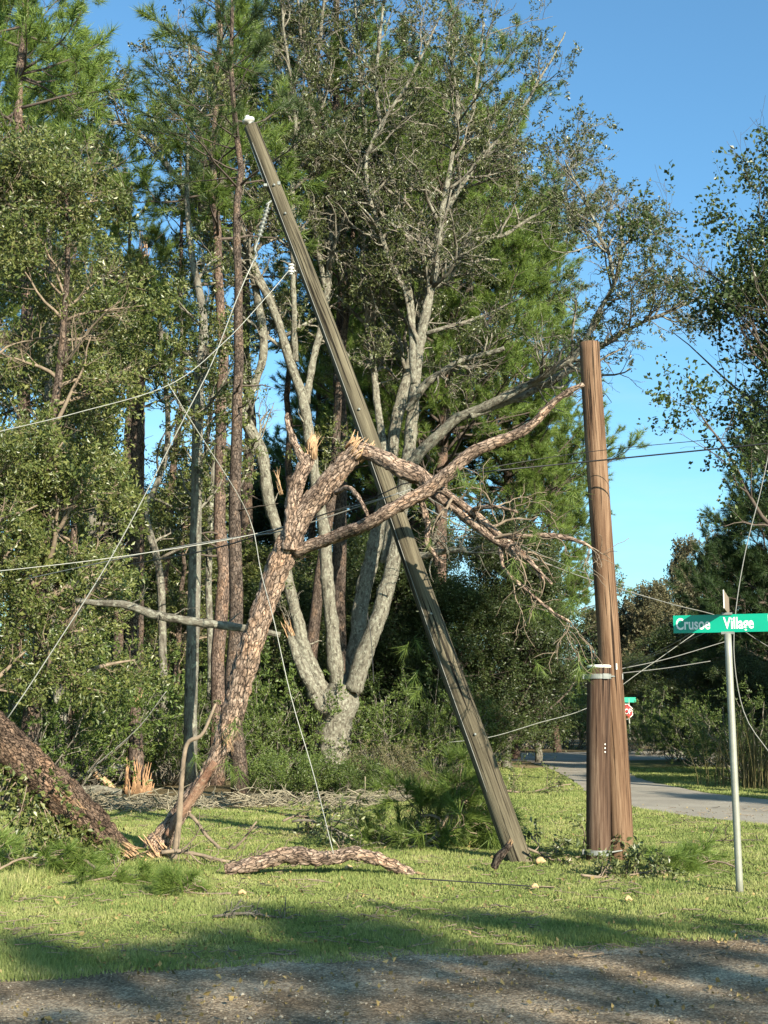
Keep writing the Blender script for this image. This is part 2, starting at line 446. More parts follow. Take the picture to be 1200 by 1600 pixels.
M['sign_white'] = mat_plain('white sign sheeting', (0.80, 0.80, 0.72), 0.4, 0, 0.03)
M['sign_red'] = mat_plain('red sign sheeting', (0.55, 0.03, 0.035), 0.4, 0, 0.05)
M['post'] = mat_plain('galvanised post', (0.28, 0.285, 0.235), 0.5, 0.3, 0.12)
# foliage
M['oak_leaf'] = mat_leaf('oak leaves', [(0.0438, 0.0616, 0.02), (0.1, 0.1232, 0.04), (0.1875, 0.196, 0.07)], 0.4, 0.25, 0.5)
M['holly_leaf'] = mat_leaf('olive leaves', [(0.0284, 0.0449, 0.0123), (0.0738, 0.101, 0.0247), (0.1418, 0.1627, 0.0432), (0.2381, 0.2301, 0.0875)], 0.4, 0.25, 0.5)
M['bush_leaf'] = mat_leaf('bush leaves', [(0.039, 0.0672, 0.015), (0.091, 0.1344, 0.03), (0.169, 0.2128, 0.05)], 0.45, 0.3, 0.4)
M['dark_leaf'] = mat_leaf('dark evergreen leaves', [(0.0224, 0.0405, 0.0138), (0.0524, 0.0783, 0.023), (0.1121, 0.1283, 0.0403)], 0.4, 0.2, 0.4)
M['gum_leaf'] = mat_leaf('gum leaves', [(0.025, 0.04, 0.013), (0.05, 0.075, 0.022), (0.1, 0.14, 0.03)], 0.4, 0.3, 0.4)
M['tan_leaf'] = mat_leaf('thin autumn leaves', [(0.06, 0.07, 0.03), (0.13, 0.12, 0.06), (0.20, 0.165, 0.09)], 0.5, 0.3, 0.3)
M['needle'] = mat_leaf('pine needles', [(0.05, 0.092, 0.02), (0.1375, 0.207, 0.04), (0.25, 0.322, 0.07)], 0.45, 0.3, 0.35)
M['needle_dark'] = mat_leaf('dark pine needles', [(0.0175, 0.0375, 0.0138), (0.0375, 0.0688, 0.0207), (0.0688, 0.1063, 0.0276)], 0.5, 0.25, 0.3)
M['needle_fresh'] = mat_leaf('fallen green needles', [(0.06, 0.11, 0.022), (0.15, 0.22, 0.045), (0.27, 0.33, 0.085)], 0.45, 0.42, 0.35)
M['needle_mid'] = mat_leaf('grey green pine needles', [(0.028, 0.05, 0.018), (0.06, 0.09, 0.03), (0.10, 0.135, 0.045)], 0.45, 0.3, 0.35)
M['needle_brown'] = mat_leaf('brown needles', [(0.12, 0.09, 0.03), (0.22, 0.16, 0.06)], 0.6, 0.2, 0.2)
M['reed'] = mat_leaf('reeds', [(0.10, 0.10, 0.04), (0.22, 0.19, 0.08), (0.32, 0.27, 0.13)], 0.6, 0.3, 0.2)
# ------------------------------------------------------------------ ground, lawn, roads, gravel
def sheet(name, pts, z, mat):
    me = bpy.data.meshes.new(name)
    me.from_pydata([(x, y, z) for x, y in pts], [], [list(range(len(pts)))])
    if me.polygons[0].normal.z < 0: me.flip_normals()
    me.materials.append(mat)
    o = bpy.data.objects.new(name, me); COL.objects.link(o); o['kind'] = 'structure'
    return o
def ground_mat(name, stops, scale, fine, bd, extra=None, rough=0.95):
    m, N, L, B = new_mat(name)
    tc = N.new('ShaderNodeTexCoord').outputs['Object']
    n1 = nz(N, L, tc, scale, 5, 0.6); n2 = nz(N, L, tc, fine, 4, 0.7)
    ad = N.new('ShaderNodeMath'); ad.operation = 'MULTIPLY_ADD'; ad.inputs[1].default_value = 0.55
    ml = N.new('ShaderNodeMath'); ml.operation = 'MULTIPLY'; ml.inputs[1].default_value = 0.45
    L.new(n1.outputs[0], ad.inputs[0]); L.new(n2.outputs[0], ml.inputs[0]); L.new(ml.outputs[0], ad.inputs[2])
    r = ramp(N, stops); L.new(ad.outputs[0], r.inputs[0])
    c = r.outputs[0]
    if extra: c = extra(N, L, tc, c)
    L.new(c, B.inputs['Base Color']); B.inputs['Roughness'].default_value = rough; B.inputs['Specular IOR Level'].default_value = 0.1
    bump(N, L, n2.outputs[0], bd, B)
    return m
M['litter'] = ground_mat('leaf litter', [(0.4, (0.06, 0.05, 0.025)), (0.5, (0.12, 0.095, 0.05)), (0.6, (0.20, 0.155, 0.085))], 0.6, 18, 0.04)
M['lawn'] = ground_mat('short turf', [(0.4, (0.085, 0.105, 0.03)), (0.5, (0.15, 0.16, 0.055)), (0.58, (0.23, 0.185, 0.09))], 0.9, 26, 0.03)
def pebbles(N, L, tc, c):
    v = N.new('ShaderNodeTexVoronoi'); v.inputs['Scale'].default_value = 85; L.new(tc, v.inputs['Vector'])
    bw = N.new('ShaderNodeRGBToBW'); L.new(v.outputs['Color'], bw.inputs[0])
    r = ramp(N, [(0.3, (0.7, 0.67, 0.63)), (0.55, (1, 1, 1)), (0.8, (1.55, 1.5, 1.4))]); L.new(bw.outputs[0], r.inputs[0])
    return mixc(N, L, 1.0, c, r.outputs[0], 'MULTIPLY')
M['gravel'] = ground_mat('sandy gravel', [(0.4, (0.12, 0.09, 0.058)), (0.5, (0.25, 0.19, 0.125)), (0.6, (0.43, 0.345, 0.24))], 1.6, 40, 0.02, pebbles)
M['asphalt'] = ground_mat('worn grey asphalt', [(0.4, (0.22, 0.20, 0.165)), (0.5, (0.29, 0.265, 0.215)), (0.6, (0.35, 0.32, 0.26))], 0.8, 60, 0.005)
M['verge'] = ground_mat('sandy verge', [(0.3, (0.16, 0.12, 0.07)), (0.55, (0.25, 0.20, 0.11)), (0.7, (0.20, 0.19, 0.08))], 0.7, 20, 0.02)

sheet('ground', [(-1500, -300), (1500, -300), (1500, 2500), (-1500, 2500)], 0.0, M['litter'])
rg = np.random.default_rng(5)
def noisy(pts, step, amp, rng):
    out = []
    for a, b in zip(pts[:-1], pts[1:]):
        a = np.array(a); b = np.array(b); n = max(2, int(np.linalg.norm(b - a) / step))
        for i in range(n): out.append(tuple(a + (b - a) * i / n + rng.normal(size=2) * amp))
    return out + [tuple(pts[-1])]
gravel_edge_px = [(-500, 1560), (-100, 1530), (0, 1522), (150, 1516), (300, 1503), (500, 1494), (700, 1484), (900, 1476), (1100, 1462), (1300, 1446), (1700, 1420)]
gedge = [tuple(onground(*p)[:2]) for p in gravel_edge_px]
gex = np.array([p[0] for p in gedge]); gey = np.array([p[1] for p in gedge])
def gravel_y(x): return np.interp(x, gex, gey)
gfine = noisy(gedge, 0.12, 0.04, rg)
lawn_back = [(14, 44), (3.6, 44), (3.0, 40), (2.7, 34), (2.1, 29), (1.2, 24.5), (-0.2, 22.0), (-3, 21.4), (-7, 21.2), (-14, 21.0)]
LB = np.array(lawn_back)
def lawn_back_y(x): return np.interp(x, LB[::-1, 0], LB[::-1, 1])
sheet('lawn', gfine[2:-2] + noisy(lawn_back, 0.5, 0.12, rg), 0.004, M['lawn'])
sheet('gravel_track', [(gfine[0][0], -25)] + [(p[0], p[1] + 0.03) for p in gfine] + [(gfine[-1][0], -25)], 0.008, M['gravel'])
near_e = [(16, 11.5), (9, 14.6), (6.6, 16.4), (5.3, 18.2), (4.4, 20.2), (4.05, 21.6), (3.95, 25.7), (4.3, 31), (4.5, 36), (4.5, 43)]
far_e = [(7.2, 43), (6.5, 36), (5.95, 31.5), (6.0, 28), (6.3, 25), (7.2, 22.8), (9.0, 20.6), (11, 19), (16, 16.5)]
sm = lambda pts, n: [tuple(p) for p in spline(np.array(pts), n)]
sheet('lane', noisy(sm(near_e, 40), 0.4, 0.03, rg) + noisy(sm(far_e, 40), 0.4, 0.03, rg), 0.012, M['asphalt'])
sheet('crossing_road', [(-14, 42.8), (2, 42.2), (6, 42), (10, 43.5), (16, 48), (16, 58), (10, 52.5), (6, 50.5), (2, 50.5), (-14, 51)], 0.016, M['asphalt'])
sheet('verge', noisy([(2.9, 37.5), (4.45, 36.5), (4.48, 42), (2.4, 42.1)], 0.5, 0.08, rg), 0.008, M['verge'])

def lane_mask(x, y):
    n = np.interp(y, [p[1] for p in near_e], [p[0] for p in near_e]); f = np.interp(y, [p[1] for p in far_e][::-1], [p[0] for p in far_e][::-1])
    return (x > n - 0.02) & (x < f + 0.02) & (y > 11)

def make_grass():
    rng = np.random.default_rng(11)
    mb = MB(); tot = 0
    n = 1500000
    Y = 7.0 + rng.uniform(0, 1, n) ** 1.15 * 30
    X = rng.uniform(-1, 1, n) * (0.31 * Y + 1.0)
    keep = rng.uniform(0, 1, n) < np.clip((9.0 / Y) ** 0.8, 0, 1)
    edge = gravel_y(X)
    d = Y - edge
    keep &= (d > rng.exponential(0.18, n) - 0.35 + 0.12 * np.sin(X * 7) ) & (d > -0.3)
    keep &= (Y < lawn_back_y(X) + rng.normal(0, 0.25, n)) & ~lane_mask(X, Y)
    X, Y = X[keep], Y[keep]; n = len(X)
    h = rng.uniform(0.012, 0.040, n) * (0.8 + 0.02 * Y)
    pn = np.array([mnoise.noise(Vector((x * 0.8, y * 0.8, 0))) for x, y in zip(X[:], Y[:])]) if n < 900000 else 0
    h = h * (1 + 0.7 * pn)
    bare = np.array([mnoise.noise(Vector((x * 1.9 + 7, y * 1.1, 4))) for x, y in zip(X, Y)]); h = h * np.where(bare > 0.08, 0.4, 1.0)
    tall = (X < -3.1) & (Y > 10.5) & (Y < 14.5); h = np.where(tall, h * rng.uniform(1, 3.5, n), h)
    w = 0.0042 * (Y / 8) ** 0.75 * rng.uniform(0.7, 1.4, n)
    az = rng.uniform(0, 2 * np.pi, n); lean = rng.normal(0, 0.55, n) * h
    a2 = rng.uniform(0, 2 * np.pi, n)
    b = np.stack([X, Y, np.full(n, 0.006)], 1)
    s = np.stack([np.cos(az), np.sin(az), 0 * az], 1) * w[:, None]
    tip = b + np.stack([np.cos(a2) * lean, np.sin(a2) * lean, h], 1)
    V = np.stack([b - s, b + s, tip], 1).reshape(-1, 3)
    mb.add(V, None, np.arange(3 * n).reshape(n, 3))
    o = mb.build('grass', M['grass'], smooth=False); o['kind'] = 'stuff'
    return n
M['grass'] = mat_leaf('grass blades', [(0.075, 0.12, 0.03), (0.175, 0.225, 0.062), (0.285, 0.315, 0.105), (0.47, 0.41, 0.21)], 0.55, 0.35, 0.2, clump=0.6, clump_scale=1.1)
make_grass()

def make_stones():
    rng = np.random.default_rng(12); n = 8000
    Y = rng.uniform(5.6, 10.2, n); X = rng.uniform(-1, 1, n) * (0.32 * Y + .5)
    k = Y < gravel_y(X) + rng.normal(0, 0.06, n); X, Y = X[k], Y[k]; n = len(X)
    r = 0.002 + rng.exponential(0.0022, n)
    octv = np.array([[1, 0, 0], [0, 1, 0], [-1, 0, 0], [0, -1, 0], [0, 0, .7], [0, 0, -.7]], float)
    V = octv[None] * (1 + rng.uniform(-.3, .3, (n, 6, 1))) * r[:, None, None]
    a = rng.uniform(0, 6.28, n); c, s = np.cos(a)[:, None], np.sin(a)[:, None]
    V = np.stack([V[..., 0] * c - V[..., 1] * s, V[..., 0] * s + V[..., 1] * c, V[..., 2]], -1)
    V += np.stack([X, Y, 0.009 + r * 0.3], 1)[:, None]
    t = np.array([[0, 1, 4], [1, 2, 4], [2, 3, 4], [3, 0, 4], [1, 0, 5], [2, 1, 5], [3, 2, 5], [0, 3, 5]])
    T = (np.arange(n) * 6)[:, None, None] + t
    mb = MB(); mb.add(V.reshape(-1, 3), None, T.reshape(-1, 3))
    o = mb.build('gravel_stones', M['stone'], smooth=False); o['kind'] = 'stuff'
M['stone'] = mat_leaf('pebbles', [(0.13, 0.105, 0.075), (0.27, 0.225, 0.16), (0.48, 0.42, 0.32)], 0.8, 0.0, 0.2)
make_stones()

def make_litter():
    rng = np.random.default_rng(13); n = 5500
    Y = 6 + rng.uniform(0, 1, n) ** 1.3 * 16; X = rng.uniform(-1, 1, n) * (0.31 * Y + .5)
    pos = np.stack([X, Y, rng.uniform(0.012, 0.045, n)], 1)
    t = [leaf_template(rng, 1, 0.005, 0.032, 0.7) for _ in range(12)]
    mb = MB(); d = rng.normal(size=(n, 3)); d[:, 2] *= 0.3
    scatter(mb, rng, t, pos, d, (0.35, 1.3))
    o = mb.build('leaf_litter', M['dead_leaf'], smooth=False); o['kind'] = 'stuff'
M['dead_leaf'] = mat_leaf('dead leaves', [(0.05, 0.05, 0.02), (0.16, 0.12, 0.05), (0.32, 0.24, 0.10), (0.40, 0.30, 0.14)], 0.7, 0.15, 0.2)
make_litter()
def make_twig_litter():
    rng = np.random.default_rng(14); n = 2400
    Y = 8.5 + rng.uniform(0, 1, n) ** 1.2 * 13; X = rng.uniform(-1, 1, n) * (0.31 * Y + .5)
    k = (Y < lawn_back_y(X)) & (rng.uniform(0, 1, n) < .25 + .75 * (np.sin(X * 1.9 + 1) * np.sin(Y * 1.4) > 0)); X, Y = X[k], Y[k]; n = len(X)
    a = rng.uniform(0, 6.28, n); L = rng.uniform(.04, .22, n) * rng.uniform(.5, 1.4, n)
    d = np.stack([np.cos(a), np.sin(a), rng.normal(0, .12, n)], 1)
    P = np.stack([np.stack([X, Y, np.full(n, .03)], 1) + d * L[:, None] * (q - .5) + rng.normal(size=(n, 3)) * [.006, .006, .004] for q in (0, .33, .66, 1)], 1); P[..., 2] = np.abs(P[..., 2])
    mb = MB(); tubes(mb, P, np.outer(rng.uniform(.002, .006, n), [1, .9, .8, .5]), 4, cap=False)
    o = mb.build('twig_litter', M['dead_twig']); o['kind'] = 'stuff'
make_twig_litter()

# ------------------------------------------------------------------ tree builders (each at the origin, or in place for the hero trees)
def leaf_set(seed, m, L, size, wid=0.5, k=6):
    r = np.random.default_rng(seed); return [leaf_template(r, m, L, size, wid) for _ in range(k)]
def needle_set(seed, m, L, size, w, spread=0.9, k=6):
    r = np.random.default_rng(seed); return [needle_template(r, m, L, size, w, 0.25, spread) for _ in range(k)]

def make_pine(label, H, r, crown0, spread, seed, bark='pine_bark_dark', needles='needle', nl=46, dens=1.0, group=None, dead=6, lean=0.02, fall=.72, ang=78, tufts=4):
    rng = np.random.default_rng(seed)
    root = empty('pine_tree', (0, 0, 0), label, 'pine', group)
    k = 22
    z = np.linspace(-0.15, H, k)
    P = np.stack([np.cumsum(rng.normal(0, 0.05, k)) + lean * z * rng.choice([-1, 1]), np.cumsum(rng.normal(0, 0.05, k)), z], 1)
    P -= P[0] * [1, 1, 0]
    R = r * (1 - 0.8 * np.linspace(0, 1, k) ** 1.2); R[0] *= 1.25
    mb = MB(); tubes(mb, P, R, 14, rng, 0.05); mb.build('trunk', M[bark], root)
    lb = MB()
    L1, r1 = spawn(rng, P[None], R[None], nl, crown0, 0.99, ang, spread, 7, 0.42, 0.05, 0.12, 0.2, fall, rmax=0.055)
    tubes(lb, L1, r1, 5)
    Ld, rd = spawn(rng, P[None], R[None], dead, crown0 * 0.45, crown0, 85, spread * 0.45, 5, 0.3, 0.02, 0.2, 0.2, 0.2, rmax=0.03)
    if dead: tubes(lb, Ld, rd, 4)
    ln1 = np.linalg.norm(np.diff(L1, axis=1), axis=-1).sum(1)
    L2, r2 = spawn(rng, L1, r1, np.clip((ln1 * 3.2 * dens), 2, 14), 0.25, 1, 48, np.clip(ln1 * 0.42, 0.35, 1.5), 4, 0.55, 0.08, 0.18, 0.3, 0.55)
    tubes(lb, L2, r2, 3, cap=False)
    crown = lb.build('crown', M['dark_twig'], root)
    fb = MB()
    ns = needle_set(seed + 1, 52, 0.32, 0.22, 0.012)
    p, d = anchors(rng, L2, tufts, 0.35); scatter(fb, rng, ns, p, d + [0, 0, 0.3], (0.75, 1.25))
    p, d = anchors(rng, L1, 4, 0.6); scatter(fb, rng, ns, p, d + [0, 0, 0.3], (0.75, 1.2))
    p = L1[:, -1]; scatter(fb, rng, ns, p, L1[:, -1] - L1[:, -2] + [0, 0, .1], (0.9, 1.3))
    fb.build('foliage', M[needles], crown, smooth=False)
    return root

def make_broad(label, H, r, crown0, spread, seed, leaf='holly_leaf', bark='grey_bark', lsize=0.09, n1=26, n2=7, n3=5, na=3, m=14, group=None,
               name='leafy_tree', up=0.05, twig='dark_twig', stems=1, lean=0.0, cat='tree', lenfall=0.55, ang=55, wid=0.5, gaps=None):
    rng = np.random.default_rng(seed)
    root = empty(name, (0, 0, 0), label, cat, group)
    k = 16; Ps = []; Rs = []
    for s in range(stems):
        z = np.linspace(-0.1, H * rng.uniform(0.85, 1), k)
        a = rng.uniform(0, 6.28); q = (0.0 if stems == 1 else rng.uniform(0.08, 0.22)) + lean
        w = np.cumsum(rng.normal(0, 0.06, (k, 2)), 0) * H / 10
        P = np.stack([w[:, 0] + q * z * math.cos(a), w[:, 1] + q * z * math.sin(a), z], 1); P -= P[0] * [1, 1, 0]
        Ps.append(P); Rs.append(r * (1 - 0.85 * np.linspace(0, 1, k)) * (1 if s == 0 else rng.uniform(0.6, .9)))
    Ps = np.array(Ps); Rs = np.array(Rs)
    mb = MB(); tubes(mb, Ps, Rs, 10, rng, 0.06); mb.build('trunk', M[bark], root)
    L1, r1 = spawn(rng, Ps, Rs, n1, crown0, 1, ang, spread, 7, 0.5, up, 0.16, 0.2, lenfall, rmax=r * 0.5)
    L2, r2 = spawn(rng, L1, r1, n2, 0.2, 1, 48, spread * 0.42, 5, 0.5, up, 0.2, 0.25, 0.4)
    L3, r3 = spawn(rng, L2, r2, n3, 0.2, 1, 45, spread * 0.2, 3, 0.5, up, 0.2, 0.4, 0.3)
    lb = MB(); tubes(lb, L1, r1, 6); tubes(lb, L2, r2, 4, cap=False); tubes(lb, L3, r3, 3, cap=False)
    crown = lb.build('crown', M[twig], root)
    fb = MB(); ls = leaf_set(seed + 3, m, spread * 0.12 + 0.12, lsize, wid)
    for p, d in (anchors(rng, L3, na, 0.2), anchors(rng, L2, max(1, na - 1), 0.4)):
        if gaps is not None:            # leaves hang in clumps with open gaps between them
            q = p * gaps[1] + seed
            f = np.sin(q[:, 0] + 1.3 * np.sin(q[:, 2] * .8)) * np.sin(q[:, 1] * 1.1 + np.sin(q[:, 0] * .7)) + 0.6 * np.sin(q[:, 2] * 1.7 + q[:, 0] * .6)
            k_ = f + rng.normal(0, .25, len(p)) > gaps[0]; p, d = p[k_], d[k_]
        scatter(fb, rng, ls, p, d, (0.7, 1.3))
    fb.build('foliage', M[leaf], crown, smooth=False)
    return root

def make_bush(label, H, W, seed, leaf='bush_leaf', lsize=0.055, n=16, n2=8, na=5, m=14, group=None, name='shrub', twig='twig', wid=0.5, cat='shrub'):
    rng = np.random.default_rng(seed)
    root = empty(name, (0, 0, 0), label, cat, group)
    k = 8; a = rng.uniform(0, 6.28, n); q = np.sqrt(rng.uniform(0, 1, n)) * W
    t = np.linspace(0, 1, k)
    h = H * rng.uniform(0.55, 1.05, n) * (1 - 0.35 * (q / W) ** 2)
    P = np.stack([np.cos(a)[:, None] * (q[:, None] * (0.25 + 0.75 * t ** 0.7)), np.sin(a)[:, None] * (q[:, None] * (0.25 + 0.75 * t ** 0.7)), h[:, None] * t - 0.05], -1)
    P[:, 1:] += np.cumsum(rng.normal(0, 0.03 * H, (n, k - 1, 3)), 1) * [1, 1, 0.3]
    R = np.outer(rng.uniform(0.008, 0.016, n) * H ** 0.5, 1 - 0.75 * t)
    L2, r2 = spawn(rng, P, R, n2, 0.12, 1, 50, H * 0.3, 4, 0.6, 0.06, 0.25, 0.4, 0.4)
    lb = MB(); tubes(lb, P, R, 4); tubes(lb, L2, r2, 3, cap=False); crown = lb.build('crown', M[twig], root)
    fb = MB(); ls = leaf_set(seed + 3, m, 0.2, lsize, wid)
    p, d = anchors(rng, L2, na, 0.2); scatter(fb, rng, ls, p, d, (0.7, 1.3)); 
    fb.build('foliage', M[leaf], crown, smooth=False)
    return root

def place(root, px, Y, rz=0.0, sc=1.0):
    root.location = (at(px, 1113, Y)[0], Y, 0); root.rotation_euler = (0, 0, rz)
    root.scale = (sc, sc, sc) if np.isscalar(sc) else sc
    return root
def htop(py, Y): return CAMZ + (1113 - py) * mpp(Y) * 1.0
# ------------------------------------------------------------------ the big many-stemmed oak
def stem_tubes(mb, rows_list, k, sides, rng, y0, rough=0.05):
    Ps, Rs = [], []
    for rows in rows_list:
        P, R = pxline(rows, k, y0, y0)
        Ps.append(P); Rs.append(R)
    Ps = np.array(Ps); Rs = np.array(Rs)
    Ps[:, 2:] += np.cumsum(rng.normal(0, 0.012, (len(Ps), k - 2, 3)), 1)
    tubes(mb, Ps, Rs, sides, rng, rough)
    return Ps, Rs

def displaced_noise(mb, P, R, sides, seed):
    """A limb with knots, hollows and ridges."""
    t = MB(); tubes(t, P, R, sides); V = t.V[0]; k = len(P)
    ax = np.concatenate([np.repeat(P, sides, 0), P[-1:], P[:1]]); rr = np.concatenate([np.repeat(R, sides), R[-1:], R[:1]])
    o = norm(V - ax); h = np.empty(len(V))
    for i, v in enumerate(V):
        q = Vector((v[0] * 3.2 + seed * 5, v[1] * 3.2, v[2] * 2.2))
        h[i] = 0.20 * mnoise.noise(q) + 0.14 * mnoise.noise(q * 3.1) + 0.06 * mnoise.noise(q * 7.3) + 0.34 * max(0.0, mnoise.noise(q * 1.4 + Vector((9, 9, 9))) - 0.35)
    mb.add(V + o * (h * np.maximum(rr, .02))[:, None], t.Q[0], t.T[0], t.A[0])

def make_oak():
    rng = np.random.default_rng(21); D = 31.0
    base = onground(525, 1214); D = base[1]
    root = empty('oak_tree', (0, 0, 0), 'large pale grey oak splitting into many stems behind the leaning pole', 'oak')
    tb = MB()
    P, R = pxline([(520, 1232, 84), (521, 1212, 58), (521, 1180, 50), (522, 1150, 50), (525, 1120, 55), (530, 1095, 58), (534, 1070, 40)], 14, D, D); P[0, 2] = -0.1
    P, R = resample(P, R, 40); displaced_noise(tb, P, R, 26, 50)
    tb.build('trunk', M['oak_bark'], root)
    Z = D
    stems = [
        [(520, 1118, 34, Z - .2), (495, 1092, 30, Z - .4), (470, 1042, 25, Z - .5), (456, 1008, 19, Z - .5), (447, 982, 5, Z - .5)],
        [(520, 1105, 36, Z), (496, 1065, 33, Z), (478, 1020, 29, Z), (465, 960, 24, Z), (452, 900, 22, Z), (440, 840, 22, Z), (425, 780, 23, Z), (412, 705, 25, Z), (392, 660, 24, Z), (374, 632, 22, Z), (345, 600, 16, Z), (318, 567, 14, Z), (285, 540, 12, Z), (245, 508, 10, Z), (198, 478, 7, Z)],
        [(531, 1098, 34, Z + .1), (523, 1030, 29, Z + .1), (516, 960, 26, Z + .1), (512, 900, 25, Z), (508, 830, 23, Z), (497, 760, 21, Z), (488, 690, 21, Z), (478, 620, 21, Z), (462, 570, 19, Z), (441, 500, 16, Z), (420, 450, 16, Z), (398, 395, 14, Z), (380, 330, 12, Z), (352, 270, 10, Z), (345, 190, 8, Z), (350, 60, 6, Z), (340, -60, 3, Z)],
        [(546, 1085, 36, Z + .4), (559, 1000, 33, Z + .6), (570, 920, 31, Z + .8), (588, 840, 29, Z + .9), (600, 770, 27, Z + 1), (610, 700, 26, Z + 1), (621, 640, 22, Z + 1), (635, 580, 19, Z + 1), (650, 500, 17, Z + 1), (662, 420, 15, Z + 1), (690, 330, 12, Z + 1), (718, 250, 10, Z + 1), (735, 150, 7, Z + 1), (748, 40, 4, Z + 1)],
        [(552, 1080, 36, Z - .2), (574, 1010, 35, Z - .3), (592, 960, 34, Z - .4), (606, 910, 30, Z - .4), (616, 865, 28, Z - .4), (626, 800, 27, Z - .4), (635, 740, 27, Z - .4), (640, 690, 25, Z - .4), (648, 600, 22, Z - .4), (660, 520, 20, Z - .4), (680, 420, 18, Z - .4), (690, 340, 14, Z - .4), (704, 265, 10, Z - .4), (716, 160, 7, Z - .4), (700, 60, 4, Z - .4)],
        [(378, 640, 19, Z), (398, 600, 15, Z), (412, 555, 17, Z), (408, 500, 17, Z), (394, 430, 15, Z), (372, 340, 12, Z), (338, 260, 10, Z), (300, 160, 7, Z), (290, 60, 4, Z)],
        [(394, 425, 13, Z + .2), (372, 385, 13, Z), (330, 345, 13, Z - .2), (298, 308, 12, Z - .4), (245, 236, 10, Z - .6), (200, 200, 8, Z - .8), (158, 190, 4, Z - 1)],
        [(636, 735, 22, Z - .4), (668, 695, 22, Z - .7), (716, 655, 20, Z - 1), (756, 640, 18, Z - 1.3), (808, 612, 16, Z - 1.6), (860, 583, 14, Z - 2), (900, 552, 12, Z - 2.2), (925, 500, 10, Z - 2.3), (955, 445, 8, Z - 2.4), (968, 392, 7, Z - 2.5), (962, 330, 4, Z - 2.5)],
        [(735, 650, 15, Z - 1.2), (800, 625, 15, Z - 1.2), (860, 598, 14, Z - 1.2), (905, 570, 12, Z - 1.4), (935, 545, 10, Z - 1.5), (985, 515, 8, Z - 1.6), (1045, 492, 6, Z - 1.8), (1090, 470, 3, Z - 2)],
        [(636, 640, 17, Z - .6), (662, 600, 15, Z - 1), (690, 578, 14, Z - 1.3), (725, 562, 12, Z - 1.5), (785, 548, 9, Z - 1.8)],
        [(652, 510, 15, Z + 1), (668, 455, 14, Z + 1.3), (700, 432, 12, Z + 1.6), (735, 375, 10, Z + 1.8), (785, 365, 8, Z + 2), (850, 325, 5, Z + 2), (905, 300, 3, Z + 2)],
        [(478, 630, 16, Z), (488, 570, 15, Z + .2), (512, 470, 14, Z + .4), (524, 330, 12, Z + .6), (528, 240, 11, Z + .7), (505, 130, 8, Z + .8), (512, 0, 6, Z + .8), (520, -120, 3, Z + .8)],
        [(462, 565, 12, Z), (456, 440, 11, Z - .3), (458, 320, 10, Z - .3), (461, 200, 8, Z - .3), (446, 80, 6, Z - .3), (430, -50, 3, Z - .3)],
        [(512, 470, 11, Z + .4), (490, 320, 10, Z + .5), (496, 190, 8, Z + .5), (478, 60, 6, Z + .5), (470, -60, 3, Z + .5)],
        [(648, 600, 16, Z - .4), (640, 480, 14, Z - .3), (636, 370, 12, Z - .1), (612, 270, 10, Z), (590, 150, 8, Z), (600, 20, 5, Z), (610, -90, 3, Z)],
        [(612, 868, 16, Z - .3), (650, 866, 15, Z - .5), (690, 856, 13, Z - .8), (736, 850, 8, Z - 1)],
        [(600, 880, 18, Z - .1), (612, 800, 17, Z - .2), (600, 700, 15, Z + .4), (580, 560, 13, Z + .8), (566, 420, 11, Z + 1), (574, 260, 9, Z + 1), (560, 100, 6, Z + 1), (548, -60, 3, Z + 1)],
        [(690, 345, 11, Z), (735, 265, 9, Z), (800, 190, 7, Z + .2), (850, 110, 5, Z + .3), (880, 50, 3, Z + .3)],
        [(640, 470, 12, Z - .4), (600, 380, 10, Z - .8), (570, 250, 8, Z - 1.1), (640, 120, 6, Z - 1.2), (690, 10, 3, Z - 1.2)],
        [(960, 445, 8, Z - 2.4), (945, 390, 7, Z - 2.4), (912, 312, 5, Z - 2.4), (880, 250, 3, Z - 2.4)],
    ]
    sb = MB()
    SP, SR = stem_tubes(sb, stems, 34, 12, rng, Z, 0.05)
    for i in range(len(stems)):
        sb = MB(); pp, qq = resample(SP[i], SR[i] * .8, 140); displaced_noise(sb, pp, qq, 14, i); sb.A[0] = sb.A[0] + [0, 0, i * 3.1]; sb.build('stem', M['oak_bark'], root)
    eb = MB(); splinters(eb, rng, SP[0, -3], SP[0, -1] - SP[0, -4], 0.10, 10, 0.5); eb.build('torn_wood', M['torn_wood'], root)
    eb = MB(); tubes(eb, *pxline([(484, 700, 15, Z - .2), (488, 690, 17, Z - .25), (491, 680, 5, Z - .2)], 5), 8); eb.build('torn_wood', M['torn_wood'], root)
    # branches: only on the upper halves of the stems
    lb = MB()
    t0 = np.array([.95, .55, .45, .45, .5, .35, .2, .4, .45, .4, .2, .25, .25, .25, .3, .45, .3, .2, .2, .2])
    n1 = np.array([1, 14, 28, 28, 28, 24, 18, 18, 14, 6, 20, 28, 24, 22, 26, 5, 27, 10, 18, 14])
    ln = np.array([.8, 1.8, 2.3, 2.6, 2.6, 2.2, 1.7, 1.8, 1.6, .9, 1.9, 2.2, 2.0, 1.9, 2.3, 1.1, 2.2, 1.3, 1.7, 1.9])
    Ls, rs = [], []
    for i in range(len(stems)):
        a, b = spawn(rng, SP[i:i + 1], SR[i:i + 1], n1[i], t0[i], 1, 52, ln[i], 7, 0.5, 0.06, 0.2, 0.25, 0.35, rmax=0.06)
        Ls.append(a); rs.append(b)
    L1 = np.concatenate(Ls); r1 = np.concatenate(rs)
    L2, r2 = spawn(rng, L1, r1, 7, 0.15, 1, 48, 1.0, 5, 0.55, 0.05, 0.25, 0.3, 0.4)
    L3, r3 = spawn(rng, L2, r2, 4, 0.15, 1, 45, 0.45, 4, 0.6, 0.0, 0.3, 0.5, 0.3)
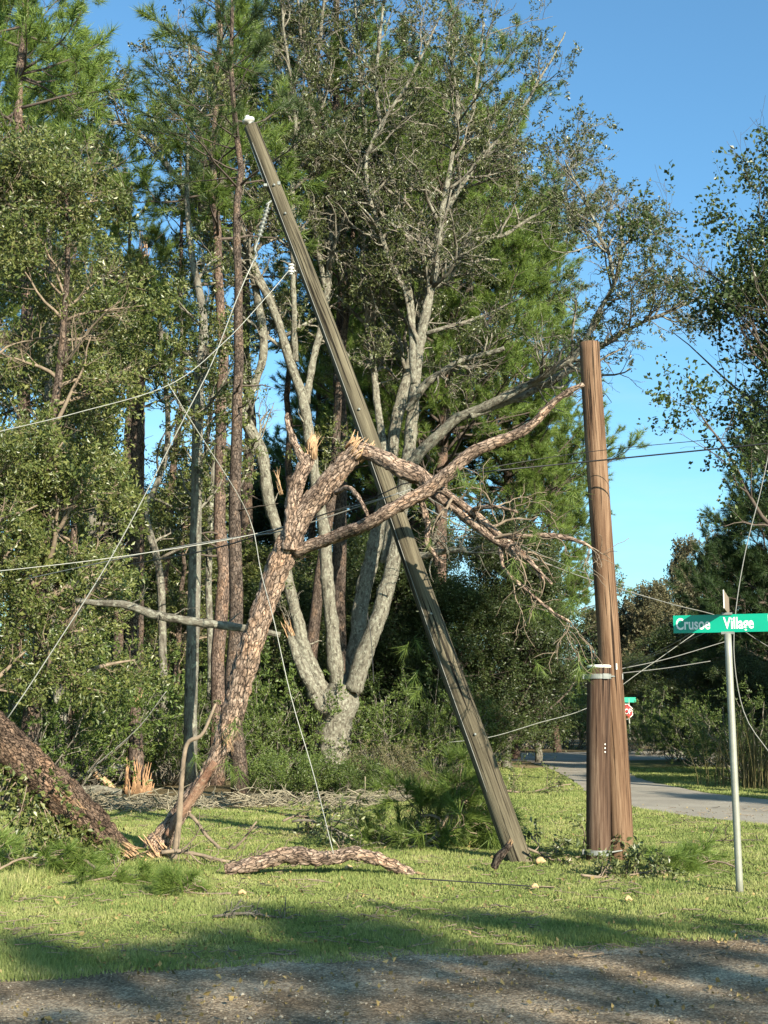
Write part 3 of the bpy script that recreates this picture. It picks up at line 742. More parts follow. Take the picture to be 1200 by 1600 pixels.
    for i in range(1, len(stems)):       # dead stubs and snapped side shoots on the bare lower stems
        a, b = spawn(rng, SP[i:i + 1], SR[i:i + 1], 4, 0.12, 0.6, 60, 0.6, 7, 0.35, 0.03, 0.3, 0.3, 0.0, rmax=.03); tubes(lb, a, b, 5)
    tubes(lb, L1, r1, 6); tubes(lb, L2, np.maximum(r2, .006), 4, cap=False); tubes(lb, L3, np.maximum(r3, .004), 3, cap=False)
    crown = lb.build('crown', M['twig'], root)
    fb = MB(); ls = leaf_set(77, 12, 0.22, 0.075, 0.5)
    keep = rng.uniform(0, 1, len(L3)) < 0.3 + 0.75 * (np.sin(L3[:, 0, 0] * 1.7 + L3[:, 0, 2] * 1.1) * np.sin(L3[:, 0, 1] * 1.3 + L3[:, 0, 2] * 1.9) > 0.0)
    keep &= (L3[:, 0, 2] > 10.0) | (rng.uniform(0, 1, len(L3)) < 0.2)
    p, d = anchors(rng, L3[keep], 2, 0.3); scatter(fb, rng, ls, p, d, (0.7, 1.25))
    fb.build('foliage', M['oak_leaf'], crown, smooth=False)
    return root
make_oak()

# ------------------------------------------------------------------ the broken leaning pine
def displaced_tube(mb, P, R, sides, amp, freq, seed=0, zs=0.45):
    """A thick limb whose bark plates stand out of its outline."""
    P = np.asarray(P); R = np.asarray(R)
    k0 = mb.n
    t = MB(); tubes(t, P, R, sides)
    V = t.V[0]; A = t.A[0]; k = len(P)
    ax = np.concatenate([np.repeat(P, sides, 0), P[-1:], P[:1]])
    o = norm(V - ax)
    hgt = np.empty(len(V))
    for i, a in enumerate(A):
        q = Vector((a[0] * freq, a[1] * freq, a[2] * freq * zs + seed))
        q = q + mnoise.noise_vector(q * 1.3) * 0.45
        dd = mnoise.voronoi(q)[0]
        hgt[i] = min(0.5, dd[1] - dd[0]) * 2 - 0.4 + 0.5 * mnoise.noise(q * 0.35)
    V = V + o * (hgt * amp)[:, None]
    mb.add(V, t.Q[0], t.T[0], A)

def make_broken_pine():
    rng = np.random.default_rng(31)
    D = onground(250, 1340)[1]
    root = empty('broken_pine', (0, 0, 0), 'snapped pine leaning over with a forked and splintered top', 'pine')
    mb = MB()
    P, R = pxline([(228, 1352, 26, D), (246, 1322, 36, D), (262, 1298, 31, D - .03), (284, 1264, 24, D - .06), (306, 1236, 22, D - .1), (327, 1204, 23, D - .13), (346, 1166, 27, D - .17), (362, 1122, 34, D - .2), (380, 1050, 37, D - .3), (402, 980, 36, D - .4), (419, 930, 36, D - .45), (433, 890, 37, D - .5), (451, 848, 41, D - .55), (458, 832, 34, D - .6)], 220)
    P[0, 2] = -.05
    displaced_tube(mb, P, R, 44, 0.024, 13, 3); main = (P, R)
    P, R = pxline([(451, 858, 32), (472, 806, 34), (505, 766, 34), (531, 735, 32), (559, 703, 29)], 90, D - .6, D - .8)
    displaced_tube(mb, P, R, 40, 0.02, 13, 9); right = (P, R)
    mb.build('trunk', M['torn_bark'], root)
    mb = MB()
    P, R = pxline([(453, 860, 26), (458, 800, 26), (461, 762, 24), (474, 732, 23), (485, 712, 17)], 60, D - .65, D - .7)
    displaced_tube(mb, P, R, 30, 0.016, 14, 1); left = (P, R)
    P, R = pxline([(478, 728, 18), (466, 705, 13), (455, 680, 11), (448, 655, 7), (450, 645, 3)], 24, D - .7, D - .75)
    displaced_tube(mb, P, R, 14, 0.01, 16, 2)
    mb.build('broken_fork', M['torn_bark'], root)
    # bare lower trunk, bark stripped
    mb = MB()
    P, R = pxline([(262, 1306, 10, D - .19), (276, 1280, 15, D - .17), (296, 1252, 14, D - .18), (318, 1220, 14, D - .2), (336, 1190, 9, D - .24)], 40)
    displaced_tube(mb, P, R, 18, 0.012, 7, 5, 0.25)
    mb.build('bare_wood', M['peeled_wood'], root)
    # torn wood
    for c, d, r, n_, l_ in ((right[0][-1], right[0][-1] - right[0][-6], 0.13, 22, 0.16), (at(488, 712, D - .72), [0.05, -.1, 1], 0.06, 12, 0.25), (at(256, 1338, D - .1), [-0.5, -.2, 0.7], 0.14, 14, 0.3),
                            (at(352, 1150, D - .32), [0.3, -.3, -0.8], 0.04, 6, 0.2), (at(440, 770, D - .7), [-0.25, 0, 0.9], 0.03, 5, 0.3)):
        mb = MB(); splinters(mb, rng, c, d, r, n_, l_); mb.build('torn_wood', M['torn_wood'], root)
    # limbs
    def limb(rows, name, n=40, amp=0.012, sides=16, mat='torn_bark', seed=0):
        b = MB(); P, R = pxline(rows, n)
        displaced_tube(b, P, R, sides, amp, 15, seed); b.build(name, M[mat], root); return P, R
    h1 = limb([(563, 703, 26, D - .8), (600, 717, 26, D - .9), (636, 738, 27, D - 1), (660, 748, 21, D - 1), (680, 770, 17, D - 1.05), (705, 790, 15, D - 1.1)], 'hanging_limb', 50, 0.018, 24)
    limbs = [
        [(462, 862, 22, D - .6), (490, 851, 20, D - .7), (525, 838, 20, D - .9), (580, 815, 20, D - 1.2), (620, 792, 21, D - 1.3), (660, 770, 23, D - 1.35), (692, 747, 22, D - 1.4), (740, 706, 20, D - 1.5), (790, 685, 17, D - 1.6), (830, 664, 15, D - 1.7), (870, 624, 12, D - 1.8), (912, 600, 6, D - 1.9)],
        [(636, 726, 15, D - .95), (662, 740, 14, D - 1.0), (690, 765, 13, D - 1.1), (740, 802, 12, D - 1.2), (775, 832, 11, D - 1.3), (815, 862, 8, D - 1.4), (838, 890, 6, D - 1.5), (852, 912, 3, D - 1.5)],
        [(700, 786, 13, D - 1.1), (735, 815, 13, D - 1.2), (770, 842, 12, D - 1.3), (800, 858, 8, D - 1.4), (830, 880, 6, D - 1.5), (862, 912, 3, D - 1.6)],
        [(775, 842, 8, D - 1.3), (820, 838, 8, D - 1.4), (870, 838, 8, D - 1.5), (905, 846, 7, D - 1.6), (926, 856, 3, D - 1.6)],
        [(782, 850, 7, D - 1.3), (788, 890, 6, D - 1.4), (815, 915, 6, D - 1.5), (850, 945, 5, D - 1.6), (872, 962, 4, D - 1.7), (892, 972, 2, D - 1.7)],
        [(735, 800, 7, D - 1.1), (745, 795, 7, D - 1.3), (775, 792, 6, D - 1.5), (810, 800, 4, D - 1.6)],
        [(655, 772, 9, D - 1.3), (668, 820, 10, D - 1.2), (668, 850, 9, D - 1.2), (690, 880, 4, D - 1.2)],
        [(524, 770, 8, D - .8), (545, 762, 8, D - 1), (562, 780, 7, D - 1.2), (575, 806, 5, D - 1.3)],
    ]
    Ps = []; Rs = []
    for i, l in enumerate(limbs):
        P, R = limb(l, 'limb', 40 if i else 90, 0.010 if i else .016, 12 if i else 18, seed=i)
        P, R = resample(P, R, 24); Ps.append(P); Rs.append(R)
    Ps = np.array(Ps[1:6]); Rs = np.array(Rs[1:6])
    tb = MB()
    L1, r1 = spawn(rng, Ps, Rs, [5, 6, 4, 6, 4], 0.3, 1, 45, 0.8, 8, 0.5, -0.05, 0.28, 0.2, 0.4)
    L2, r2 = spawn(rng, L1, r1, 4, 0.2, 1, 45, 0.34, 5, 0.6, -0.03, 0.3, 0.3, 0.3)
    tubes(tb, L1, np.maximum(r1, .004), 5); tubes(tb, L2, np.maximum(r2, .0026), 4)
    tb.build('twigs', M['dead_twig'], root)
    fb = MB(); ns = needle_set(41, 40, 0.12, 0.22, 0.006, 1.0)
    tips = np.concatenate([L1[::4, -1], L2[::7, -1]]); scatter(fb, rng, ns, tips, rng.normal(size=tips.shape) * .4 + [0, 0, -1], (0.6, 1.0))
    pb = np.array([at(*q) for q in [(352, 1180, D - .5), (360, 1190, D - .5), (372, 1195, D - .4), (300, 1172, D - .5), (368, 1118, D - .5)]])
    scatter(fb, rng, ns, pb, np.tile([0.25, -.2, -1], (len(pb), 1)) + rng.normal(size=(len(pb), 3)) * .3, (0.8, 1.1))
    pb = np.array([at(*q) for q in [(640, 1000, D), (655, 1075, D), (650, 1050, D), (893, 935, D - 1.7), (890, 765, D - 1.6)]])
    scatter(fb, rng, ns, np.concatenate([pb, pb + .04]), np.tile([0, 0, -1.0], (len(pb) * 2, 1)) + rng.normal(size=(len(pb) * 2, 3)) * .4, (0.8, 1.1))
    fb.build('foliage', M['needle_fresh'], root, smooth=False)
make_broken_pine()
D_PINE = onground(250, 1340)[1]

def px_thing(name, label, cat, rows, mat, n=40, sides=14, amp=0.012, group=None, freq=14, seed=0, torn=None, twigs=0, twig_mat='dead_twig', tl=0.5, needles=None, rng=None):
    """One bough, log or trunk placed by its outline and true depth."""
    rng = rng or np.random.default_rng(abs(hash(label)) % 1000 if False else seed + 100)
    P, R = pxline(rows, n)
    root = empty(name, P[0], label, cat, group)
    o = P[0]
    wb = MB(); displaced_tube(wb, P, R, sides, amp, freq, seed)
    if torn:
        mb = MB()
        for end, r, ln, cnt in torn:
            d = P[-1] - P[-4] if end else P[0] - P[3]
            splinters(mb, rng, P[-1] if end else P[0], d, r, cnt, ln)
        mb.build('torn_end', M['torn_wood'], root, origin=o)
    if twigs:
        p, r = resample(P, R, 20)
        L1, r1 = spawn(rng, p[None], r[None], twigs, 0.15, 1, 50, tl, 6, 0.5, 0.0, 0.25, 0.3, 0.3, rmax=.012)
        L2, r2 = spawn(rng, L1, r1, 3, 0.2, 1, 45, tl * .5, 4, 0.7, 0.0, 0.25, 0.4, 0.3)
        L1[..., 2] = np.abs(L1[..., 2]); L2[..., 2] = np.abs(L2[..., 2])
        tubes(wb, L1, np.maximum(r1, .004), 4); tubes(wb, L2, np.maximum(r2, .003), 3)
        if needles:
            fb = MB()
            if needles == 'leaf':
                q, d = anchors(rng, L2, 3, 0.2); scatter(fb, rng, leaf_set(5, 8, .12, .06), q, d); fb.build('foliage', M['oak_leaf'], root, smooth=False, origin=o)
            else:
                ns = needle_set(42, 40, 0.14, 0.24, 0.006, 1.0)
                q, d = anchors(rng, L2, 2, 0.5); scatter(fb, rng, ns, q, d + [0, 0, -.1], (0.7, 1.2)); fb.build('foliage', M[needles], root, smooth=False, origin=o)
    wb.build('wood', M[mat], root, origin=o)
    return root

# dead stick standing against the broken pine, bare grey limb caught behind it
px_thing('fallen_branch', 'thin dead stick standing up against the foot of the snapped pine', 'branch',
         [(271, 1347, 11, D_PINE - .3), (279, 1290, 10, D_PINE - .35), (284, 1221, 8, D_PINE - .4), (292, 1163, 7, D_PINE - .4), (316, 1147, 6, D_PINE - .4), (337, 1100, 4, D_PINE - .35)], 'dead_twig', 40, 8, 0.006, seed=3)
px_thing('bare_limb', 'bare pale grey limb lying level behind the snapped pine trunk', 'branch',
         [(118, 938, 7, D_PINE + .5), (150, 942, 10, D_PINE + .5), (195, 945, 12, D_PINE + .5), (240, 960, 14, D_PINE + .5), (300, 971, 13, D_PINE + .5), (370, 980, 13, D_PINE + .5), (438, 992, 9, D_PINE + .5)], 'oak_bark', 60, 12, 0.008, seed=4, twigs=5, twig_mat='twig', tl=.35)
# thick fallen trunk
def make_fallen_trunk():
    rng = np.random.default_rng(51)
    Yb = onground(200, 1345)[1]
    root = empty('fallen_tree', onground(200, 1345), 'thick rough brown tree trunk slanting down to the lawn edge with vines under it', 'trunk')
    o = onground(200, 1345)
    mb = MB()
    P, R = pxline([(-75, 1090, 72, Yb - 1.2), (-20, 1142, 70, Yb - .9), (35, 1190, 66, Yb - .6), (90, 1242, 62, Yb - .4), (140, 1290, 54, Yb - .2), (185, 1332, 42, Yb), (222, 1356, 22, Yb + .1)], 130)
    displaced_tube(mb, P, R, 44, 0.04, 11, 7, 0.35); mb.build('trunk', M['rough_bark'], root, origin=o)
    mb = MB(); splinters(mb, rng, at(196, 1328, Yb - .15), [0.7, -.3, -.3], 0.09, 14, 0.22); mb.build('torn_wood', M['torn_wood'], root, origin=o); mb = MB(); splinters(mb, rng, at(118, 1252, Yb - .75), [.6, -.3, -.5], 0.03, 5, .2); mb.build('torn_wood', M['torn_wood'], root, origin=o)
    mb = MB()
    for i in range(34):
        a = rng.uniform(0.25, 0.95); j = int(a * 129); p = P[j] + np.array([-.05, -.12, -R[j] * .6])
        q = p + np.array([rng.normal(-.1, .25), rng.uniform(-.35, 0), -rng.uniform(.2, .7)]); q[2] = max(q[2], 0.02)
        tubes(mb, *[v for v in (lambda S: (S[:, :3], S[:, 3]))(spline(np.array([[*p, .008], [*((p + q) / 2 + rng.normal(size=3) * .08), .006], [*q, .004]]), 8))], 4)
    mb.build('vine_stems', M['dead_twig'], root, origin=o)
    fb = MB()
    n = 420; a = rng.uniform(0.3, 0.97, n); j = (a * 129).astype(int)
    p = P[j] + np.stack([rng.normal(-.15, .2, n), rng.uniform(-.45, -.05, n), -rng.uniform(0, 1, n) ** 1.2 * (P[j, 2]) * 0.9], 1)
    p[:, 2] = np.clip(p[:, 2], 0.03, 2)
    scatter(fb, rng, leaf_set(52, 7, .12, .06, .6), p, rng.normal(size=(n, 3)) + [0, -.5, .3]); fb.build('vine_leaves', M['holly_leaf'], root, smooth=False, origin=o)
make_fallen_trunk()
YL = 12.75
px_thing('fallen_log', 'long crooked pine log lying on the grass in front of the leaning pole', 'log',
         [(352, 1360, 14, YL), (378, 1355, 19, YL), (402, 1349, 22, YL), (432, 1339, 23, YL), (466, 1336, 24, YL), (492, 1341, 21, YL), (524, 1339, 21, YL), (552, 1334, 19, YL), (585, 1340, 18, YL), (612, 1351, 17, YL), (634, 1360, 15, YL), (652, 1368, 7, YL)], 'torn_bark', 200, 30, 0.022, freq=17, seed=8, torn=[(1, .035, .2, 9)], twigs=7, tl=.22)

def ground_branch(label, cat, px, py, length, ang, seed, mat='dead_twig', r=0.02, twigs=6, tl=.4, needles=None, rise=0.1, name='fallen_branch', group=None):
    rng = np.random.default_rng(seed); o = onground(px, py)
    root = empty(name, o, label, cat, group)
    d = np.array([math.cos(ang), math.sin(ang), 0]); n = 20
    t = np.linspace(-.5, .5, n)[:, None]
    P = d * t * length + np.cumsum(rng.normal(0, .012 * length, (n, 3)), 0) * [1, 1, .5]
    P[:, 2] = r + rise * (1 + np.sin(np.linspace(0, 5, n) + seed)) * .5; R = r * np.linspace(1, .5, n)
    mb = MB(); tubes(mb, P, R, 8, rng, .1)
    if twigs:
        L1, r1 = spawn(rng, P[None], R[None], twigs, 0.1, 1, 45, tl, 6, 0.6, 0.03, 0.25, 0.3, 0.3)
        L2, r2 = spawn(rng, L1, r1, 4, 0.2, 1, 45, tl * .55, 4, 0.7, 0.0, 0.25, 0.4, 0.3)
        L1[..., 2] = np.abs(L1[..., 2]); L2[..., 2] = np.abs(L2[..., 2])
        tubes(mb, L1, np.maximum(r1, .005), 4); tubes(mb, L2, np.maximum(r2, .004), 3)
    mb.build('wood', M[mat], root)
    if needles and twigs:
        fb = MB(); q, dd = anchors(rng, L2, 2, .3)
        if name == 'pine_bough': q, dd = anchors(rng, L2, 3, .3)
        if needles in ('oak_leaf', 'dead_leaf', 'holly_leaf'):
            scatter(fb, rng, leaf_set(seed + 5, 8, .12, .06), q, dd)
        else:
            sm_ = min(1.0, .35 + tl); scatter(fb, rng, needle_set(seed + 5, 42, .16, .25, .0085, .8), q, dd * [1, 1, .35 if tl < .4 else 1] + [0, 0, -.02], (.7 * sm_, 1.2 * sm_))
        fb.build('foliage', M[needles], root, smooth=False)
    return root
B = 'branches and boughs torn down onto the lawn'
gb = ground_branch
gb('big heap of green pine boughs on the grass beside the leaning pole', 'pine bough', 705, 1326, 1.0, 0.3, 61, r=.025, twigs=18, tl=.52, needles='needle_fresh', rise=.5, name='pine_bough', group=B)
gb('green pine bough piled highest beside the leaning pole foot', 'pine bough', 718, 1322, .8, 1.2, 62, r=.022, twigs=16, tl=.5, needles='needle_fresh', rise=.6, name='pine_bough', group=B)
gb('pine bough with drooping needles just behind the end of the crooked log', 'pine bough', 640, 1325, .9, 2.8, 63, r=.018, twigs=9, tl=.5, needles='needle_fresh', rise=.35, name='pine_bough', group=B)
gb('bare tangled grey branch behind the middle of the crooked log', 'branch', 560, 1325, 1.5, .15, 64, r=.016, twigs=13, tl=.55, rise=.3, mat='twig', group=B, needles='oak_leaf')
gb('dark leafy bough between the leaning pole and the short pole', 'branch', 885, 1348, .8, .2, 65, r=.014, twigs=9, tl=.3, needles='oak_leaf', rise=.15, group=B)
gb('dry twigs heaped at the foot of the short pole', 'branch', 972, 1372, .8, .1, 66, r=.012, twigs=12, tl=.22, needles='oak_leaf', rise=.05, group=B)
gb('green pine bough on the grass between the two brown poles and the sign post', 'pine bough', 1030, 1364, .55, .6, 67, r=.012, twigs=7, tl=.28, needles='needle_fresh', rise=.08, name='pine_bough', group=B)
gb('small dark pine bough nearest the sign post', 'pine bough', 1118, 1358, .5, 2.6, 68, r=.012, twigs=6, tl=.25, needles='needle', rise=.06, name='pine_bough', group=B)
gb('pale dry branch lying alone in front on the lawn at the edge of the shadow', 'branch', 395, 1438, .6, .1, 69, r=.012, twigs=12, tl=.14, rise=.04, mat='twig', group=B)
gb('branch with leaves spread over the torn foot of the snapped pine', 'branch', 330, 1352, 1.0, .05, 70, r=.022, twigs=12, tl=.4, rise=.12, group=B)
gb('broken brown stick pointing up past the foot of the snapped pine', 'branch', 345, 1330, .9, -.35, 71, r=.022, twigs=3, tl=.3, rise=.4, group=B)
gb('green pine bough in the grass below the snapped pine', 'pine bough', 310, 1398, .6, 2.9, 72, r=.010, twigs=7, tl=.2, needles='needle_fresh', rise=.02, name='pine_bough', group=B)
gb('green pine bough below the foot of the thick fallen trunk', 'pine bough', 160, 1380, .7, .4, 73, r=.012, twigs=5, tl=.25, needles='needle_fresh', rise=.05, name='pine_bough', group=B)
gb('pine bough in the tall grass under the raised end of the fallen trunk', 'pine bough', 25, 1370, .9, .9, 74, r=.014, twigs=7, tl=.35, needles='needle_fresh', rise=.15, name='pine_bough', group=B)
gb('short thick stick with a few twigs below the fallen trunk', 'branch', 130, 1366, .7, -.6, 75, r=.02, twigs=4, tl=.3, rise=.12, group=B)
gb('broken leafy branch lying behind the log near the white wire end', 'branch', 500, 1308, 1.0, .5, 76, r=.016, twigs=10, tl=.4, rise=.25, needles='oak_leaf', group=B)
px_thing('fallen_branch', 'short dark limb with an orange broken end leaning on the foot of the leaning pole', 'branch',
         [(772, 1354, 13, 12.9), (780, 1338, 14, 12.85), (790, 1328, 12, 12.8), (797, 1318, 10, 12.75)], 'pine_bark_dark', 24, 10, .012, seed=77, torn=[(1, .025, .05, 8)])
gb('dry brushwood on the far bank beside the road', 'branch', 830, 1240, 1.6, .1, 78, r=.02, twigs=10, tl=.5, rise=.15, needles='oak_leaf', group=B)
gb('thin dark branch flat on the grass beyond the two brown poles', 'branch', 1110, 1318, 1.2, .05, 79, r=.01, twigs=5, tl=.25, rise=.03, mat='dark_twig', group=B)
gb('pale straight branch lying along the wood edge behind the pine boughs', 'branch', 655, 1252, 1.8, .0, 80, r=.03, twigs=3, tl=.3, rise=.08, mat='twig', group=B)

def wood_chunk(label, px, py, s, seed):
    rng = np.random.default_rng(seed); o = onground(px, py)
    P = np.array([[-s, 0, .03], [0, 0.01, .05], [s, -.01, .03]]); R = np.array([.5, .7, .35]) * s
    mb = MB(); P, R = resample(P, R, 12); displaced_tube(mb, P, R, 10, s * .25, 30, seed)
    ob = mb.build('wood_chunk', M['chunk']); ob.location = o; tag(ob, label, 'wood chip', 'torn chunks of yellow wood')
M['chunk'] = mat_plain('yellow wood chunk', (0.45, 0.31, 0.15), .8, 0, .25, 20)
wood_chunk('biggest yellow wood chunk just past the foot of the leaning pole', 845, 1352, .05, 1)
wood_chunk('yellow wood chunk under the middle of the crooked log', 545, 1362, .035, 2)
wood_chunk('orange wood chunk in the grass in front of the leaning pole', 836, 1392, .028, 3)
wood_chunk('pale wood chunk in the grass in front of the short pole', 982, 1412, .025, 4)
wood_chunk('orange wood chunk in the grass below the snapped pine', 378, 1402, .03, 5)

# ------------------------------------------------------------------ leaning pole
def make_leaning_pole():
    base = onground(812, 1346); Yb = base[1]; Yt = Yb + 0.5
    root = empty('utility_pole', base, 'old olive grey wooden utility pole leaning far over against the trees', 'utility pole')
    o = base
    P, R = pxline([(822, 1362, 38, Yb), (808, 1335, 38, Yb), (753, 1180, 36, Yb + .1), (680, 980, 33, Yb + .2), (575, 680, 29, Yb + .3), (480, 425, 26, Yb + .4), (392, 198, 23, Yt)], 120)
    mb = MB(); tubes(mb, P, R, 28); mb.build('shaft', M['old_pole'], root, origin=o)
    ax = norm(P[-1] - P[-8]); side = norm(np.cross(ax, [0, 1, 0]))
    mb = MB(); top = P[-1]
    S = np.array([[0, .02], [.05, .02], [.055, .055], [.075, .075], [.09, .075], [.11, .045], [.125, .03], [.14, .03], [.15, .012]])
    tubes(mb, np.array([top + ax * s[0] for s in S]) + side * .0, S[:, 1], 16); mb.build('pin_insulator', M['porcelain'], root, origin=o)
    mb = MB(); tubes(mb, np.array([P[-1] + side * .07 - ax * .02, P[-10] + side * .088]), np.array([.009, .009]), 5); mb.build('ground_strip', M['white'], root, origin=o)
    # hanging string insulator
    a0, a1 = at(420, 318, Yt - .12), at(403, 378, Yt - .15)
    k = 40; t = np.linspace(0, 1, k)[:, None]; mb = MB()
    rr = np.where(np.arange(k) % 4 < 2, .032, .014); rr[:5] = .009; rr[-5:] = .009
    tubes(mb, a0 + (a1 - a0) * t, rr, 12); mb.build('string_insulator', M['ins_grey'], root, origin=o)
    mb = MB(); tubes(mb, np.array([at(424, 314, Yt - .1), at(416, 320, Yt - .12)]), np.array([.012, .012]), 6); mb.build('clevis', M['galv'], root, origin=o)
    mb = MB(); tubes(mb, np.array([at(403, 376, Yt - .15), at(398, 390, Yt - .15), at(402, 400, Yt - .15)]), np.array([.012, .016, .01]), 6)
    tubes(mb, np.array([at(402, 399, Yt - .15), at(395, 410, Yt - .15)]), np.array([.01, .018]), 6)
    mb.build('clevis', M['galv'], root, origin=o)
    mb = MB()
    for px, py, w, h in ((415, 290, 6, 5), (436, 287, 5, 6)):
        mb = MB(); c = at(px, py, Yt - .1); box(mb, c, (w * mpp(13), .05, h * mpp(13))); mb.build('bracket', M['galv'], root, smooth=False, origin=o)
    for px, py in ((421, 276), (440, 322), (548, 640), (610, 800), (668, 965), (735, 1150)):
        q = at(px, py, Yb + .1); i = int(np.argmin(np.linalg.norm(P - q, axis=1))); c = P[i] + np.array([0, -R[i] * 1.0, 0])
        mb = MB(); tubes(mb, np.array([c + [0, .01, 0], c + [0, -.018, 0]]), np.array([.016, .014]), 8); mb.build('bolt', M['galv'], root, origin=o)
    mb = MB(); j = np.arange(12, 118, 4); sd = norm(np.cross(ax, [0, -1, 0])); tubes(mb, P[j] + np.array([0, -.75, 0]) * R[j][:, None] + sd * R[j][:, None] * -.68, np.full(len(j), .004), 4); mb.build('ground_wire', M['wire_grey'], root, origin=o)
    mb = MB(); c = at(455, 420, Yt - .15)
    for i in range(3): tubes(mb, np.array([c + [0, 0, .05 - i * .04], c + [0, 0, .03 - i * .04]]), np.array([.036, .036]), 12); tubes(mb, np.array([c + [0, 0, .032 - i * .04], c + [0, 0, .012 - i * .04]]), np.array([.022, .022]), 12)
    tubes(mb, np.array([c, c + [.1, .12, -.02]]), np.array([.01, .01]), 6)
    mb.build('spool_insulator', M['porcelain'], root, origin=o)
make_leaning_pole()

# ------------------------------------------------------------------ tall brown pole and the short stub beside it
def text_mesh(s, size, mat, name, parent, loc, rot, sx=1.0, ext=0.001, bold=0.0, align='LEFT'):
    cu = bpy.data.curves.new('txt', 'FONT'); cu.body = s; cu.size = size; cu.extrude = ext; cu.align_x = align; cu.align_y = 'CENTER'; cu.offset = bold
    ob = bpy.data.objects.new('txt', cu); COL.objects.link(ob)
    dg = bpy.context.evaluated_depsgraph_get(); dg.update()
    me = bpy.data.meshes.new_from_object(ob.evaluated_get(dg)); bpy.data.objects.remove(ob); bpy.data.curves.remove(cu)
    me.materials.clear(); me.materials.append(mat)
    t = bpy.data.objects.new(name, me); COL.objects.link(t); t.parent = parent; t.location = loc; t.rotation_euler = rot; t.scale = (sx, 1, 1)
    return t
stub_base = onground(936, 1347); tall_base = stub_base + np.array([0.235, 0.10, 0])
def make_poles():
    Yt = tall_base[1]; m = mpp(Yt)
    root = empty('utility_pole', tall_base, 'tall straight brown wooden pole standing behind the short pole', 'utility pole'); o = tall_base
    P, R = pxline([(972, 1352, 37, Yt), (970, 1300, 37, Yt), (965, 1200, 36, Yt), (954, 1040, 35, Yt), (941, 850, 34, Yt), (925, 610, 33, Yt), (921, 536, 32, Yt)], 60); P[0, 2] = -.05
    rng = np.random.default_rng(4); mb = MB(); tubes(mb, P, R * 1.0, 28); mb.build('shaft', M['new_pole'], root, origin=o)
    text_mesh('1', .085, M['white'], 'number', root, tuple(at(962, 1042, Yt - .128) - o - [0.012, 0, 0]), (math.pi / 2, 0, 0), 1.0, .002, .002)
    Ys = stub_base[1]
    st = empty('pole_stub', stub_base, 'short dark brown pole stub clamped in front of the tall brown pole', 'pole stub'); o = stub_base
    P, R = pxline([(935, 1352, 37, Ys), (935, 1300, 37, Ys), (935, 1150, 36.5, Ys), (936, 1042, 36, Ys)], 30); P[0, 2] = -.05
    mb = MB(); tubes(mb, P, R, 28); mb.build('shaft', M['stub_pole'], st, origin=o)
    mb = MB(); tubes(mb, np.array([P[-1] - [0, 0, .01], P[-1] + [0, 0, .012], P[-1] + [0, 0, .02]]), np.array([R[-1] * 1.03, R[-1] * 1.03, R[-1] * .9]), 28); mb.build('cap', M['sign_white'], st, origin=o)
    for i in range(3):
        mb = MB(); c = at(945, 1163 + i * 6, Ys - .108); tubes(mb, np.array([c, c + [0, -.006, 0]]), np.array([.009, .009]), 10); mb.build('tag_dot', M['sign_white'], st, origin=o)
    for yy in (1057, 1331):
        c = at(935, yy, Ys); r = R[10] * 1.015
        mb = MB(); h = .05; nseg = 30
        a = np.linspace(math.radians(150), math.radians(395), nseg)       # steel strap round the front of the stub
        ring = np.stack([np.cos(a), np.sin(a), 0 * a], 1)
        V = np.concatenate([c + ring * r + [0, 0, -h / 2], c + ring * r + [0, 0, h / 2], c + ring * (r + .008) + [0, 0, h / 2], c + ring * (r + .008) + [0, 0, -h / 2]])
        ix = np.arange(nseg - 1); Q = []
        for u, w in ((0, 1), (1, 2), (2, 3), (3, 0)): Q.append(np.stack([u * nseg + ix, u * nseg + ix + 1, w * nseg + ix + 1, w * nseg + ix], 1))
        mb.add(V, np.concatenate(Q)); cl = mb.build('clamp', M['galv'], st, origin=o, smooth=False)
        ear = c + np.array([r * .45, -r * 1.0, 0])
        mb = MB(); box(mb, ear, (.06, .03, .055)); mb.build('clamp_ear', M['galv'], cl, smooth=False, origin=o); mb = MB(); box(mb, c + [-r - .02, 0.02, 0], (.035, .05, .05)); mb.build('clamp_ear', M['galv'], cl, smooth=False, origin=o)
        far = np.array([tall_base[0] + (.125 if yy > 1200 else .105) - (0 if yy > 1200 else .085) + .03, Yt - .03, ear[2] + (.03 if yy > 1200 else -.0)])
        mb = MB(); tubes(mb, np.array([ear, far]), np.array([.0085, .0085]), 8); mb.build('bolt', M['galv'], cl, origin=o)
        mb = MB(); box(mb, far, (.05, .05, .06)); mb.build('plate', M['galv'], cl, smooth=False, origin=o)
make_poles()

